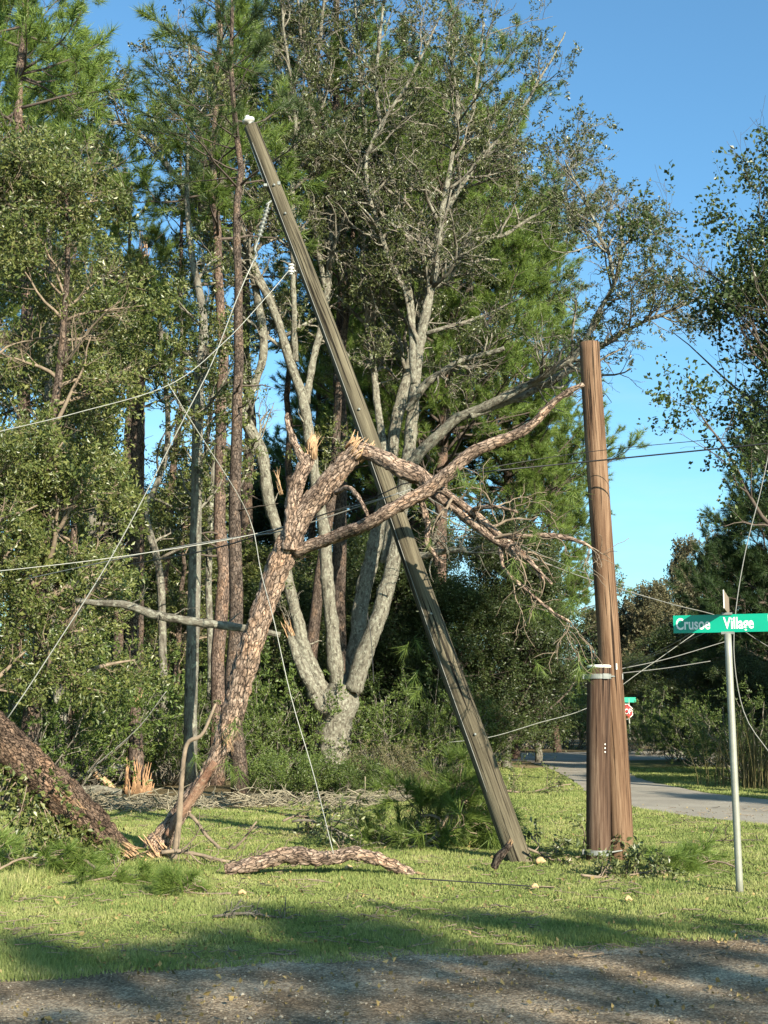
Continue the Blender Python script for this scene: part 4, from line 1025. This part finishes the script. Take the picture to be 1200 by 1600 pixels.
# ------------------------------------------------------------------ street name sign
def make_street_sign():
    b = onground(1156, 1395); Y = b[1]
    root = empty('street_sign', b, 'galvanised post with green street name blades on top', 'street sign'); o = b
    top = at(1137, 990, Y)
    P = np.array([[b[0], b[1], -.1], [(b[0] + top[0]) / 2, Y, top[2] / 2], top]); mb = MB(); P, _ = resample(P, np.ones(3), 12)
    tubes(mb, P, np.full(12, .031), 18); mb.build('post', M['post'], root, origin=o)
    u = norm(np.array([.93, -.33, 0.0])); n = np.array([-u[1] * -1 * -1, 0, 0]); n = np.array([u[1], -u[0], 0.0])   # n faces the camera side
    H = .158; L = .98; c = top + np.array([0, 0, .012 + H / 2]) + u * .02
    ax = np.stack([u, n, np.array([0, 0, 1.0])])
    mb = MB(); box(mb, c, (L, .004, H), axes=ax); mb.build('name_blade', M['sign_green'], root, smooth=False, origin=o)
    blade = root.children[-1]
    rz = math.atan2(u[1], u[0]); rot = (math.pi / 2, 0, rz)
    def put(s, size, x, z, sx):
        p = c + u * x + n * .0032 + np.array([0, 0, z]); t = text_mesh(s, size, M['sign_white'], 'lettering', blade, tuple(p - o), rot, sx, .0008, .0028)
        return t
    put('Crusoe', .142, -L / 2 + .022, -.004, .70); put('Village', .142, -.052, -.004, .70); put('Ln', .078, .325, .034, .8)
    mb = MB(); box(mb, c - [0, 0, H / 2 + .006] - u * .02, (.11, .03, .022), axes=ax); mb.build('bracket', M['galv'], root, smooth=False, origin=o)
    mb = MB(); box(mb, c + np.array([0, 0, H / 2 + .006]) - u * .02, (.09, .026, .02), axes=ax)
    mb.build('bracket', M['galv'], root, smooth=False, origin=o)
    v = norm(np.array([-.30, -.955, 0])); w = np.array([v[1], -v[0], 0])
    mb = MB(); c2 = c + np.array([0, 0, H + .022]) - u * .02; box(mb, c2, (.86, .004, H), axes=np.stack([v, w, [0, 0, 1.0]])); mb.build('cross_blade', M['sign_back'], root, smooth=False, origin=o)
    mb = MB(); box(mb, c2 + v * .432, (.006, .008, H), axes=np.stack([v, w, [0, 0, 1.0]])); mb.build('blade_edge', M['sign_white'], root, smooth=False, origin=o)
make_street_sign()

def make_stop_sign():
    Y = 50.0; X = at(980.5, 1110, Y)[0]; o = np.array([X, Y, 0])
    root = empty('stop_sign', o, 'red octagonal stop sign on a thin post far down the road', 'stop sign')
    zc = at(978, 1112, Y)[2]; m = mpp(Y); r = 12.8 * m
    mb = MB(); tubes(mb, np.array([[.06, .03, 0], [.06, .03, zc + .5]]), np.array([.035, .035]), 8); mb.build('post', M['post'], root)
    def octa(rr, y, mat, name):
        a = np.radians(22.5 + 45 * np.arange(8)); V = np.concatenate([np.stack([rr * np.cos(a) - .09, np.full(8, y), zc + rr * np.sin(a)], 1), np.stack([rr * np.cos(a) - .09, np.full(8, y + .006), zc + rr * np.sin(a)], 1)])
        me = bpy.data.meshes.new(name); me.from_pydata([tuple(v) for v in V], [], [list(range(8)), list(range(15, 7, -1))] + [[(i + 1) % 8, i, 8 + i, 8 + (i + 1) % 8] for i in range(8)]); me.materials.append(mat)
        ob = bpy.data.objects.new(name, me); COL.objects.link(ob); ob.parent = root; return ob
    octa(r, -.01, M['sign_white'], 'border'); p = octa(r * .92, -.018, M['sign_red'], 'panel')
    text_mesh('STOP', r * .9, M['sign_white'], 'lettering', p, (-.09, -.021, zc), (math.pi / 2, 0, 0), .72, .002, .002, 'CENTER')
    mb = MB(); box(mb, [.05, 0, zc + r + .13], (.62, .01, .19), rz=.3); mb.build('name_blade', M['sign_green'], root, smooth=False)
make_stop_sign()

# ------------------------------------------------------------------ wires
def wire(label, pts, r, mat, cat='wire', sag=0.0, n=30, name='power_line'):
    C = np.array([at(x, y, Y) for x, y, Y in pts]); S = spline(C, n) if len(C) > 2 else C[0] + (C[1] - C[0]) * np.linspace(0, 1, n)[:, None]
    S[:, 2] -= sag * 4 * np.linspace(0, 1, n) * (1 - np.linspace(0, 1, n))
    mb = MB(); tubes(mb, S - S[0], np.full(n, r), 5); ob = mb.build(name, M[mat]); ob.location = S[0]; tag(ob, label, cat, 'fallen and sagging wires')
YP = stub_base[1]
wire('thick black cable crossing in front of the tall brown pole', [(1330, 678, 12.6), (1200, 693, 12.8), (920, 721, YP - .3), (720, 741, 13.6), (640, 752, 13.8), (600, 772, 13.9), (480, 812, 14.2), (330, 858, 15), (190, 884, 17)], .0085, 'wire_dark')
wire('thin dark wire just above the thick black cable', [(1330, 668, 12.6), (1200, 679, 12.8), (920, 706, YP - .28), (720, 738, 13.6)], .004, 'wire_dark')
wire('pale wire sagging low across the wood into the snapped pine fork', [(-60, 897, 12.5), (0, 892, 12.8), (150, 875, 13.4), (330, 848, 14), (432, 826, 14.3), (520, 800, 14.2), (610, 775, 13.9)], .0048, 'wire_pale')
wire('second dark wire under the pale wire by the snapped pine', [(40, 905, 17), (240, 862, 15), (380, 838, 14.5), (440, 830, 14.3), (560, 792, 14), (640, 765, 13.8)], .007, 'wire_grey')
wire('pale wire coming from the wood to the small white insulator', [(-60, 690, 11), (0, 674, 11.3), (120, 645, 12), (265, 601, 12.8), (350, 535, 13.3), (418, 462, 13.7), (452, 422, 13.8)], .0048, 'wire_pale')
wire('white guy wire slanting from the fallen trunk up to the hanging insulator', [(8, 1128, 13.9), (70, 1035, 13.9), (180, 860, 13.9), (292, 645, 13.8), (330, 570, 13.8), (372, 462, 13.75), (396, 408, 13.75)], .0068, 'wire_pale')
wire('thin slack wire looping down past the snapped pine to the log', [(262, 598, 13), (300, 660, 13.2), (370, 770, 13.6), (395, 825, 13.8), (408, 895, 13.6), (428, 970, 13.4), (455, 1090, 13.2), (490, 1210, 13.0), (521, 1334, 12.6)], .0048, 'wire_pale')
wire('grey cable running from the hanging limb behind the tall pole to the sign', [(620, 770, 14), (700, 812, 15), (800, 858, 17), (920, 905, 19), (1050, 944, 22), (1130, 966, 24), (1200, 1010, 26), (1300, 1060, 28)], .009, 'wire_grey')
wire('thin grey wire above the cable behind the tall pole', [(640, 762, 14), (760, 826, 16), (900, 890, 19), (1000, 922, 22)], .005, 'wire_grey')
wire('pale wire dipping behind the short pole towards the sign blade', [(790, 1150, 40), (850, 1090, 34), (920, 1064, 30), (970, 1041, 27), (1040, 1012, 24), (1120, 965, 21)], .0065, 'wire_grey')
wire('pale wire just under its twin behind the short pole', [(850, 1095, 34), (920, 1069, 30), (970, 1047, 27), (1050, 1012, 24), (1110, 985, 21)], .0065, 'wire_grey')
wire('pale wire reaching from the leaning pole to the short pole', [(700, 1160, 25), (765, 1152, 25), (840, 1130, 25), (920, 1105, 25), (1000, 1050, 25), (1085, 990, 25)], .0065, 'wire_pale')
wire('wire running level behind the tall pole below the sign', [(970, 1052, 32), (1040, 1044, 32), (1110, 1033, 32)], .010, 'wire_grey')
wire('wire rising to the sign post behind the trees', [(965, 1046, 30), (1040, 1030, 30), (1135, 1002, 30)], .010, 'wire_grey')
wire('dark slack wire lying over the grass in front of the poles', [(640, 1372, 12.0), (760, 1380, 11.9), (900, 1389, 11.8), (1000, 1394, 11.7), (1070, 1398, 11.6)], .006, 'wire_dark')
wire('guy wire dropping past the sign post into the bushes', [(1215, 640, 20), (1190, 760, 20), (1165, 860, 20), (1149, 960, 20), (1148, 1040, 20), (1165, 1120, 20), (1205, 1180, 20)], .008, 'wire_grey')
wire('thin wire over the broken stump on the wood edge', [(100, 1240, 22), (150, 1195, 22), (215, 1138, 22), (260, 1080, 22)], .007, 'wire_grey')
wire('thin dark wire hanging down from the oak to its trunk', [(574, 960, 28), (580, 1000, 28), (584, 1068, 28)], .008, 'wire_dark')
# ------------------------------------------------------------------ pines of the wood, with trunks where the photograph shows them
# (px of the trunk, depth, height, trunk radius, crown start, spread, label)
def pine_row():
    G = 'pines of the wood'
    protoA = make_pine('tall straight pine with dark trunk at the front of the wood', 21, .15, .72, 2.4, 201, group=G, nl=18, tufts=2, dens=.7, needles='needle_mid')
    protoB = make_pine('x', 22, .20, .60, 3.0, 202, group=G, nl=56)
    protoC = make_pine('x', 18, .15, .55, 2.2, 203, group=G, nl=36, bark='pine_bark')
    protoD = make_pine('x', 22, .26, .34, 5.3, 204, group=G, nl=125, dens=1.25, bark='pine_bark', fall=.42, ang=66, tufts=6)
    spec = [
        # proto, px, Y, rz, scale, label
        ('A', 378, 24.8, 0.3, 1.0, 'straight slim pine whose foot stands on the lawn edge behind the snapped pine'),
        ('C', 341, 28.5, 1.2, 1.1, 'pine with reddish plated trunk, first behind the slim lawn edge pine'),
        ('B', 176, 29.0, 2.2, .62, 'pine behind the broken splintered stump at the wood edge'),
        ('C', 258, 36, 3.0, .98, 'pine in the shade between the splintered stump and the lichen trunk'),
        ('A', 78, 25, 4.1, .55, 'pine standing inside the olive leafy tree above the fallen trunk'),
        ('B', 536, 35.5, 0.9, 1.12, 'biggest pine directly behind the oak with thick reddish trunk'),
        ('D', 700, 41, 1.7, 1.0, 'bushy green pine right behind the oak crown'),
        ('D', 800, 44, 4.4, .86, 'bushy green pine nearest the open sky behind the tall brown pole'),
        ('D', 622, 46, 3.1, 1.0, 'pine between the big reddish pine and the bushy green pine'),
        ('A', 440, 41, 2.0, 1.05, 'pine seen through the forked top of the snapped pine'),
        ('B', 384, 37, 5.0, 1.05, 'pine rising straight behind the top of the leaning pole'),
        ('B', 98, 38, 0.2, .98, 'pine with bright green rounded top above the olive leafy tree'),
        ('C', 20, 25, 1.0, 1.12, 'thin pine at the picture edge with a bare dead top'),
        ('A', 150, 43, 3.7, .8, 'short pine at the back of the wood above the splintered stump'),
        ('A', 310, 45, 1.9, .9, 'short pine at the back of the wood beside the pale grey limb'),
        ('D', 870, 52, 2.5, .55, 'low pine behind the tall brown pole'),
        ('D', 570, 50, 0.4, .95, 'green pine filling the gap behind the oak crown middle'),
        ('B', 480, 47, 2.9, .92, 'far pine between the oak stems'),
        ('D', -60, 33, 2.9, .95, 'wide pine beyond the picture edge behind the olive leafy tree'),
    ]
    protos = dict(A=protoA, B=protoB, C=protoC, D=protoD); used = set()
    for k, px, Y, rz, s, lab in spec:
        p = protos[k]; loc = (at(px, 1113, Y)[0], Y, 0)
        if k in used: copy_tree(p, loc, rz, (s, s, s), lab, G)
        else:
            used.add(k); place(p, px, Y, rz, s if k != 'A' else (s, s, s * .76)); p['label'] = lab
pine_row()

M['old_torn'] = mat_plain('weathered torn wood', (0.30, 0.175, 0.09), .85, 0, .5, 12)
def snag():
    rng = np.random.default_rng(301)
    Y = 29.5; x = at(214, 1113, Y)[0]
    root = empty('dead_pine', (x, Y, 0), 'dead pine trunk snapped off high with orange torn wood at its top', 'dead tree'); o = np.array([x, Y, 0])
    P, R = pxline([(206, 1235, 30, Y), (210, 1000, 28, Y), (213, 700, 26, Y), (216, 520, 22, Y), (221, 420, 19, Y)], 80); P[0, 2] = -.1
    mb = MB(); displaced_tube(mb, P, R, 22, .02, 9, 3); mb.build('trunk', M['pine_bark_dark'], root, origin=o)
    mb = MB(); splinters(mb, rng, P[-1], [0, 0, 1], .15, 16, .75); mb.build('torn_wood', M['torn_wood'], root, origin=o)
    # short splintered stump
    Y = 25.5; b = onground(213, 1228); b[1] = Y; b[0] = at(213, 1113, Y)[0]; b[2] = 0
    root = empty('tree_stump', b, 'short splintered stump with orange torn wood at the wood edge', 'stump')
    P, R = pxline([(214, 1240, 27, Y), (213, 1190, 24, Y), (211, 1140, 20, Y), (212, 1105, 15, Y)], 40); P[0, 2] = -.1
    mb = MB(); displaced_tube(mb, P, R, 20, .025, 10, 6); mb.build('trunk', M['pine_bark_dark'], root, origin=b)
    mb = MB(); splinters(mb, rng, P[-1] + [.04, 0, 0], [0.02, 0, 1], .08, 9, .35); mb.build('torn_wood', M['torn_wood'], root, origin=b); mb = MB()
    for i in range(70):
        a = rng.uniform(-2.9, .0); q = np.array([P[0, 0] + math.cos(a) * .24 + .02, Y + math.sin(a) * .24, 0]); h = .12 + .6 * rng.uniform(0, 1) ** 2
        tubes(mb, np.array([q, q + [rng.normal(0, .02), 0, h * .6], q + [rng.normal(0, .04), 0, h]]), np.array([.02, .016, .006]), 4)
    mb.build('torn_wood', M['old_torn'], root, origin=b)
snag()

# slim hardwood trunks in the wood
def slim_tree(label, rows, Y, seed, bark='grey_bark', leaf='holly_leaf', n1=16, name='slender_tree', sp=1.8, leaves=2):
    rng = np.random.default_rng(seed)
    P, R = pxline([(r[0], r[1], r[2], Y) for r in rows], 40); P[0, 2] = -.1
    o = P[0].copy(); root = empty(name, o, label, 'tree', None)
    mb = MB(); tubes(mb, P, R, 12, rng, .06); mb.build('trunk', M[bark], root, origin=o)
    L1, r1 = spawn(rng, P[None], R[None], n1, .35, 1, 60, sp, 7, .5, .05, .2, .25, .5, rmax=.04)
    L2, r2 = spawn(rng, L1, r1, 6, .2, 1, 48, sp * .4, 5, .5, .04, .25, .3, .4)
    L3, r3 = spawn(rng, L2, r2, 4, .2, 1, 45, sp * .2, 3, .6, .03, .25, .4, .3)
    mb = MB(); tubes(mb, L1, r1, 5); tubes(mb, L2, r2, 4, cap=False); tubes(mb, L3, r3, 3, cap=False); crown = mb.build('crown', M['twig'], root, origin=o)
    fb = MB(); p, d = anchors(rng, L3, leaves, .2); scatter(fb, rng, leaf_set(seed, 10, .22, .085), p, d); fb.build('foliage', M[leaf], crown, smooth=False, origin=o)
slim_tree('slender lichen grey trunk between the splintered stump and the slim lawn edge pine', [(297, 1205, 23), (298, 1100, 20), (303, 950, 20), (307, 780, 18), (310, 620, 17), (318, 500, 14), (300, 400, 11), (292, 300, 8), (296, 180, 5)], 26.5, 311)
slim_tree('thin bent tree leaning behind the pale limb tip', [(262, 1200, 14), (255, 1050, 13), (250, 900, 12), (226, 800, 12), (240, 770, 10), (262, 690, 9), (255, 560, 7), (240, 420, 4)], 30, 312, n1=12)
slim_tree('thin dark trunk crossing behind the oak fork', [(470, 1190, 20), (480, 1080, 20), (500, 900, 17), (520, 760, 15), (530, 600, 12), (548, 420, 9), (556, 260, 5)], 33.5, 313, bark='pine_bark_dark', n1=10)
slim_tree('thin trunk at the wood edge under the olive leafy tree', [(98, 1200, 20), (92, 1080, 18), (78, 960, 16), (82, 800, 14), (76, 600, 12), (80, 430, 8), (70, 300, 4)], 23, 314, n1=22, sp=2.0, leaves=3)
slim_tree('pale thin trunk behind the broken stump top', [(150, 1190, 16), (140, 1120, 15), (118, 1060, 13), (130, 940, 12), (148, 760, 12), (150, 560, 9), (165, 400, 5)], 27, 315, n1=16, leaves=3)
slim_tree('thin grey tree with curled limb left of the slim lawn edge pine', [(322, 1195, 12), (330, 1050, 11), (326, 900, 10), (334, 740, 10), (352, 580, 8), (340, 440, 7), (330, 420, 3)], 31, 316, n1=8)

# ------------------------------------------------------------------ leafy trees and shrubs
L_A = make_broad('dense olive leafed tree filling the wood edge above the fallen trunk', 10.6, .16, .10, 1.75, 401, 'holly_leaf', lsize=.072, n1=44, n2=7, n3=5, na=3, m=17, lenfall=.35, twig='dead_twig', bark='pine_bark_dark', gaps=(-.05, 2.4))
place(L_A, 45, 20.5, .4)
L_B = make_broad('olive leafed tree right behind the dense one over the wood edge', 9.2, .12, .12, 1.4, 402, 'holly_leaf', lsize=.075, n1=30, n2=7, n3=5, na=3, m=14, lenfall=.35, twig='dead_twig', bark='pine_bark_dark', gaps=(0.0, 2.6))
place(L_B, 125, 24.5, 1.0)
copy_tree(L_A, (at(-70, 1113, 19)[0], 19, 0), 2.2, (.95, .95, .95), 'olive leafed tree at the very picture edge behind the fallen trunk')
copy_tree(L_B, (at(100, 1113, 29)[0], 29, 0), 3.0, (1.1, 1.1, 1.2), 'taller olive leafed tree deeper in the wood behind the wood edge ones')
copy_tree(L_B, (at(265, 1113, 33)[0], 33, 0), 4.5, (1, 1, .95), 'olive leafed tree in the shade behind the lichen grey trunk')
copy_tree(L_B, (at(350, 1113, 36)[0], 36, 0), 5.5, (1, 1, .72), 'low leafy tree deep in the wood behind the slim pines')
copy_tree(L_B, (at(455, 1113, 39)[0], 39, 0), .5, (1, 1, .75), 'low leafy tree far behind the oak stems')
D_A = make_broad('dense dark evergreen right behind the middle of the leaning pole', 6.8, .15, .08, 2.2, 411, 'dark_leaf', lsize=.075, n1=52, n2=8, n3=5, na=3, m=13, lenfall=.5)
place(D_A, 790, 37, .2)
copy_tree(D_A, (at(715, 1113, 36)[0], 36, 0), 2.0, (1, 1, .72), 'lower dark evergreen between the oak trunk and the leaning pole')
copy_tree(D_A, (at(625, 1113, 37)[0], 37, 0), 3.1, (1, 1, .85), 'dark evergreen close behind the oak trunk')
copy_tree(D_A, (at(840, 1113, 41)[0], 41, 0), 4.1, (.8, .8, .95), 'dark evergreen last before the crossing road')
copy_tree(D_A, (at(545, 1113, 42)[0], 42, 0), 5.1, (1.1, 1.1, 1.0), 'dark evergreen hidden in the shade behind the oak fork')
copy_tree(D_A, (at(420, 1113, 37)[0], 37, 0), .9, (1, 1, .8), 'dark evergreen seen below the pale oak stems')
copy_tree(D_A, (at(235, 1113, 39)[0], 39, 0), 1.9, (1.1, 1.1, .9), 'dark evergreen at the back of the wood behind the splintered stump')

for i, (k_, px, Y, s, sz, lab) in enumerate([(L_B, 30, 46, 1.5, 1.25, 'far leafy tree at the back of the wood behind the picture edge trees'), (D_A, 130, 50, 1.5, 1.6, 'far dark tree at the back of the wood above the torn logs'),
        (L_B, 215, 52, 1.5, 1.2, 'far leafy tree at the back of the wood behind the snapped dead pine'), (D_A, 290, 48, 1.3, 1.45, 'far dark tree seen past the lichen grey trunk'), (L_B, 345, 55, 1.6, 1.25, 'far leafy tree seen between the reddish pine and the lawn edge pine'),
        (D_A, 410, 54, 1.4, 1.7, 'far dark tree seen below the curved oak stem'), (L_B, 470, 56, 1.5, 1.3, 'far leafy tree seen through the fork of the snapped pine'), (D_A, 590, 55, 1.4, 1.5, 'far dark tree seen between the oak stems and the leaning pole'), (D_A, 660, 53, 1.2, 1.35, 'far dark tree behind the crossing of the leaning pole and the limb')]):
    copy_tree(k_, (at(px, 1113, Y)[0], Y, 0), i * 1.1 + .4, (s, s, sz), lab)
R_A = make_broad('gum tree with thin dark branches and sparse leaves against the open sky', 12.5, .16, .35, 3.4, 421, 'gum_leaf', bark='pine_bark_dark', lsize=.085, n1=28, n2=7, n3=4, na=4, m=15, up=.12, lenfall=.3, ang=42, wid=.7, gaps=(-.1, 2.0))
place(R_A, 1240, 25, 2.6)

BG = 'background trees along the far road'
T_A = make_broad('thin crowned tan tree standing just past the tall brown pole far away', 7.2, .16, .35, 2.6, 431, 'tan_leaf', lsize=.13, n1=30, n2=6, n3=5, na=3, m=12, group=BG, lenfall=.3, up=.04)
place(T_A, 1010, 62, .3)
copy_tree(T_A, (at(1098, 1113, 74)[0], 74, 0), 1.4, (1.0, 1.0, 1.5), 'taller feathery tree right behind the street name blade', BG)
copy_tree(T_A, (at(955, 1113, 68)[0], 68, 0), 2.4, (1.0, 1.0, .9), 'thin tan tree half hidden by the tall brown pole', BG)
P_D = make_pine('very dark pine at the picture edge below the gum tree', 11, .18, .22, 3.0, 441, needles='needle_dark', nl=75, dens=1.7)
place(P_D, 1215, 36, 0, .95)
copy_tree(P_D, (at(1150, 1113, 50)[0], 50, 0), 2, (.8, .8, .8), 'very dark pine behind the sign post')
copy_tree(P_D, (at(1300, 1113, 38)[0], 38, 0), 3.2, (1, 1, 1.05), 'very dark pine outside the picture beside the dark pine')
for i, (px, Y, s, sz, lab) in enumerate([(1060, 52, 1.0, .70, 'dark leafy tree between the stop sign and the sign post'), (1135, 40, .9, .6, 'dark leafy tree right behind the sign post'), (1190, 38, .9, .62, 'dark leafy tree at the picture edge behind the lane'),
                                         (1000, 58, .9, .55, 'low dark tree beside the stop sign'), (1105, 60, 1.2, .8, 'farther dark leafy tree under the feathery tree'), (1160, 33, .6, .42, 'low dark shrubby tree at the bend of the lane')]):
    copy_tree(D_A, (at(px, 1113, Y)[0], Y, 0), i * 1.3, (s, s, sz), lab)

# shrubs
S_A = make_bush('low green shrub in front of the oak trunk', 0.8, 1.0, 501, 'bush_leaf', lsize=.04, n=22)
place(S_A, 480, 25.0, 0)
copy_tree(S_A, (at(548, 1113, 24.6)[0], 24.6, 0), 2, (.9, .9, .85), 'low green shrub at the foot of the oak by the leaning wire')
copy_tree(S_A, (at(436, 1113, 26.5)[0], 26.5, 0), 3, (.9, .9, 1.0), 'low green shrub next to the slim lawn edge pine')
S_C = make_bush('dry pale shrub at the wood edge below the dark evergreens', .95, .8, 502, 'tan_leaf', lsize=.04, n=16)
place(S_C, 605, 26.5, 0)
S_B = make_bush('x', 3.2, 2.0, 503, 'bush_leaf', lsize=.07, n=26, n2=9, na=5, m=13, name='bush', cat='bush')
rngb = np.random.default_rng(77)
bush_spec = [(-20, 21, .9, 'bright green bush behind the raised end of the fallen trunk'), (60, 23, 1.0, 'bright green bush under the dense olive leafed tree'), (140, 27, .9, 'green bush behind the torn logs at the wood edge'),
             (255, 28.5, .75, 'green bush between the splintered stump and the lichen grey trunk'), (330, 30.5, .85, 'green bush behind the slim lawn edge pine'), (400, 32, .95, 'green bush in the gap beside the oak trunk'),
             (200, 32, 1.1, 'green bush deep in the wood behind the stump'), (610, 33.0, .85, 'green bush beside the oak trunk on the road side'), (680, 33.5, .75, 'green bush behind the pine bough heap'),
             (735, 35, .7, 'green bush at the end of the wood beside the leaning pole'), (470, 35, 1.0, 'green bush behind the oak trunk'), (20, 27, 1.25, 'tall bush at the picture edge deep in the wood'), (300, 37, 1.2, 'bush at the back of the wood behind the lichen grey trunk')]
for i, (px, Y, s, lab) in enumerate(bush_spec):
    if i == 0: place(S_B, px, Y, .3, s); S_B['label'] = lab
    else: copy_tree(S_B, (at(px, 1113, Y)[0], Y, 0), rngb.uniform(0, 6), (s, s, s * rngb.uniform(.85, 1.15)), lab)
far_spec = [(800, 55, .75, 'light green bush beyond the crossing road beside the leaning pole'), (845, 56, .85, 'light green bush beyond the middle of the crossing road'), (890, 57, .95, 'light green bush beyond the crossing road nearest the short pole'),
            (760, 54, .8, 'light green bush beyond the crossing road behind the leaning pole'), (1015, 48, .75, 'dark green bush just past the stop sign'), (1060, 42, .7, 'green bush on the verge across the lane from the sign'),
            (1110, 37, .65, 'green bush at the lane side behind the sign post'), (1180, 30, .7, 'green bush by the lane at the picture edge'), (935, 70, 1.2, 'round bush far behind the two brown poles')]
for i, (px, Y, s, lab) in enumerate(far_spec):
    copy_tree(S_B, (at(px, 1113, Y)[0], Y, 0), i * .9, (s * 1.15, s, s), lab)
# reeds at the lane side
def reeds():
    rng = np.random.default_rng(520); n = 150; Y = 27.5
    x0 = at(1185, 1113, Y)[0]
    o = np.array([x0, Y, 0]); root = empty('reed_clump', o, 'tall dry reeds beside the lane at the picture edge', 'reeds')
    t = np.linspace(0, 1, 5)
    b = np.stack([rng.normal(0, .55, n), rng.normal(0, .4, n)], 1); h = rng.uniform(.7, 1.75, n); a = rng.uniform(0, 6.28, n); q = rng.uniform(.05, .4, n)
    P = np.stack([b[:, :1] + np.cos(a)[:, None] * q[:, None] * t ** 2, b[:, 1:] + np.sin(a)[:, None] * q[:, None] * t ** 2, h[:, None] * t], -1)
    mb = MB(); tubes(mb, P, np.tile(np.array([.012, .011, .009, .006, .003]), (n, 1)), 3, cap=False); mb.build('stalks', M['reed'], root)
reeds()

# twig and leaf drift along the wood edge
def drift():
    rng = np.random.default_rng(530); n = 1400
    X = rng.uniform(-7.2, .9, n); Y = lawn_back_y(X) + rng.normal(.5, .5, n) + .5 * np.sin(X * 2.1)
    z = np.abs(rng.normal(0, .09, n)) + .01
    d = norm(np.stack([rng.normal(size=n), rng.normal(size=n) * .6, rng.normal(size=n) * .3], 1)); L = rng.uniform(.1, .55, n)
    P = np.stack([np.stack([X, Y, z], 1) + d * L[:, None] * (k / 3 - .5) + rng.normal(size=(n, 3)) * .02 for k in range(4)], 1); P[..., 2] = np.abs(P[..., 2])
    mb = MB(); tubes(mb, P, np.outer(rng.uniform(.004, .014, n), [1, .9, .7, .4]), 4, cap=False)
    o = mb.build('brushwood_litter', M['pale_twig']); o['kind'] = 'stuff'
M['pale_twig'] = mat_plain('pale dry twigs', (.21, .185, .125), .9, 0, .5, 4)
drift()
px_thing('fallen_log', 'pale broken log lying at the wood edge beside the splintered stump', 'log', [(100, 1222, 14, 24.5), (130, 1212, 16, 24.5), (160, 1206, 14, 24.5), (196, 1196, 10, 24.6)], 'oak_bark', 40, 12, .015, seed=31, twigs=6, tl=.5, twig_mat='twig')
px_thing('fallen_log', 'orange split log leaning in front of the wood edge stump', 'log', [(148, 1208, 9, 24), (160, 1218, 11, 24), (178, 1232, 9, 24)], 'torn_wood', 24, 10, .012, seed=32)
px_thing('fallen_log', 'pale log flat on the ground under the wood edge stump', 'log', [(110, 1236, 12, 22.6), (150, 1234, 14, 22.6), (190, 1238, 10, 22.6)], 'oak_bark', 30, 12, .012, seed=33)

# far wood closing the view
def far_wood():
    rng = np.random.default_rng(540)
    for nm, x0, x1, y0, y1, hm, n, s in (('distant_wood', -70, 75, 150, 185, 8.5, 9000, 1.0),):
        mb = MB(); ls = [leaf_template(rng, 14, 1.2, .55, .6) for _ in range(6)]
        X = rng.uniform(x0, x1, n); Y = rng.uniform(y0, y1, n)
        hh = np.array([hm * (0.75 + .45 * mnoise.noise(Vector((x * .12, 3.3, 0))) + .2 * mnoise.noise(Vector((x * .5, y * .2, 1)))) for x, y in zip(X, Y)])
        Z = hh * rng.uniform(0, 1, n) ** .6
        scatter(mb, rng, ls, np.stack([X, Y, Z], 1), rng.normal(size=(n, 3)) + [0, 0, .3], (.7, 1.3))
        o = mb.build(nm, M['bush_leaf'], smooth=False); o['kind'] = 'stuff'
far_wood()

# ------------------------------------------------------------------ trees on the other side of the road, behind the viewer: they shade the track
G = 'trees behind the viewer that shade the track'
for i, (x, y, sz, s) in enumerate([(5.8, -7.2, .80, 1.0), (8.4, -7, .80, .8), (10.4, -7.6, .88, .7), (16.9, -9.4, .80, .7)]):
    copy_tree(L_A, (x, y, 0), i * 1.7 + 1, (s, s, sz), 'leafy tree behind the viewer on the other side of the track', G)
for i, (x, y, s, sz) in enumerate([(10.9, -6.7, .5, 1.02), (11.9, -6.6, .42, 1.03), (12.7, -6.3, .34, 1.0)]):
    copy_tree(L_B, (x, y, 0), i * 1.1, (s, s, sz), 'narrow leafy tree behind the viewer at the side of the track', 'narrow trees behind the viewer')
G3 = 'dark evergreens beyond the picture edge that shade the lane'
for i, (x, y, s, sz) in enumerate([(11.8, 21.5, .8, .8), (13.0, 26.5, .9, 1.0), (15.5, 32, 1, 1.0), (10.6, 17.0, .55, .6)]):
    copy_tree(D_A, (x, y, 0), i * 1.1, (s, s, sz), 'dark evergreen beyond the picture edge on the far side of the lane', G3)
G2 = 'sparse gum trees behind the viewer'
for i, (x, y, sz, s) in enumerate([(9.4, -11, .72, .8), (15.2, -12.5, .74, .7)]):
    copy_tree(R_A, (x, y, 0), i * 1.7 + 1, (s, s, sz), 'sparse gum tree behind the viewer beyond the track', G2)
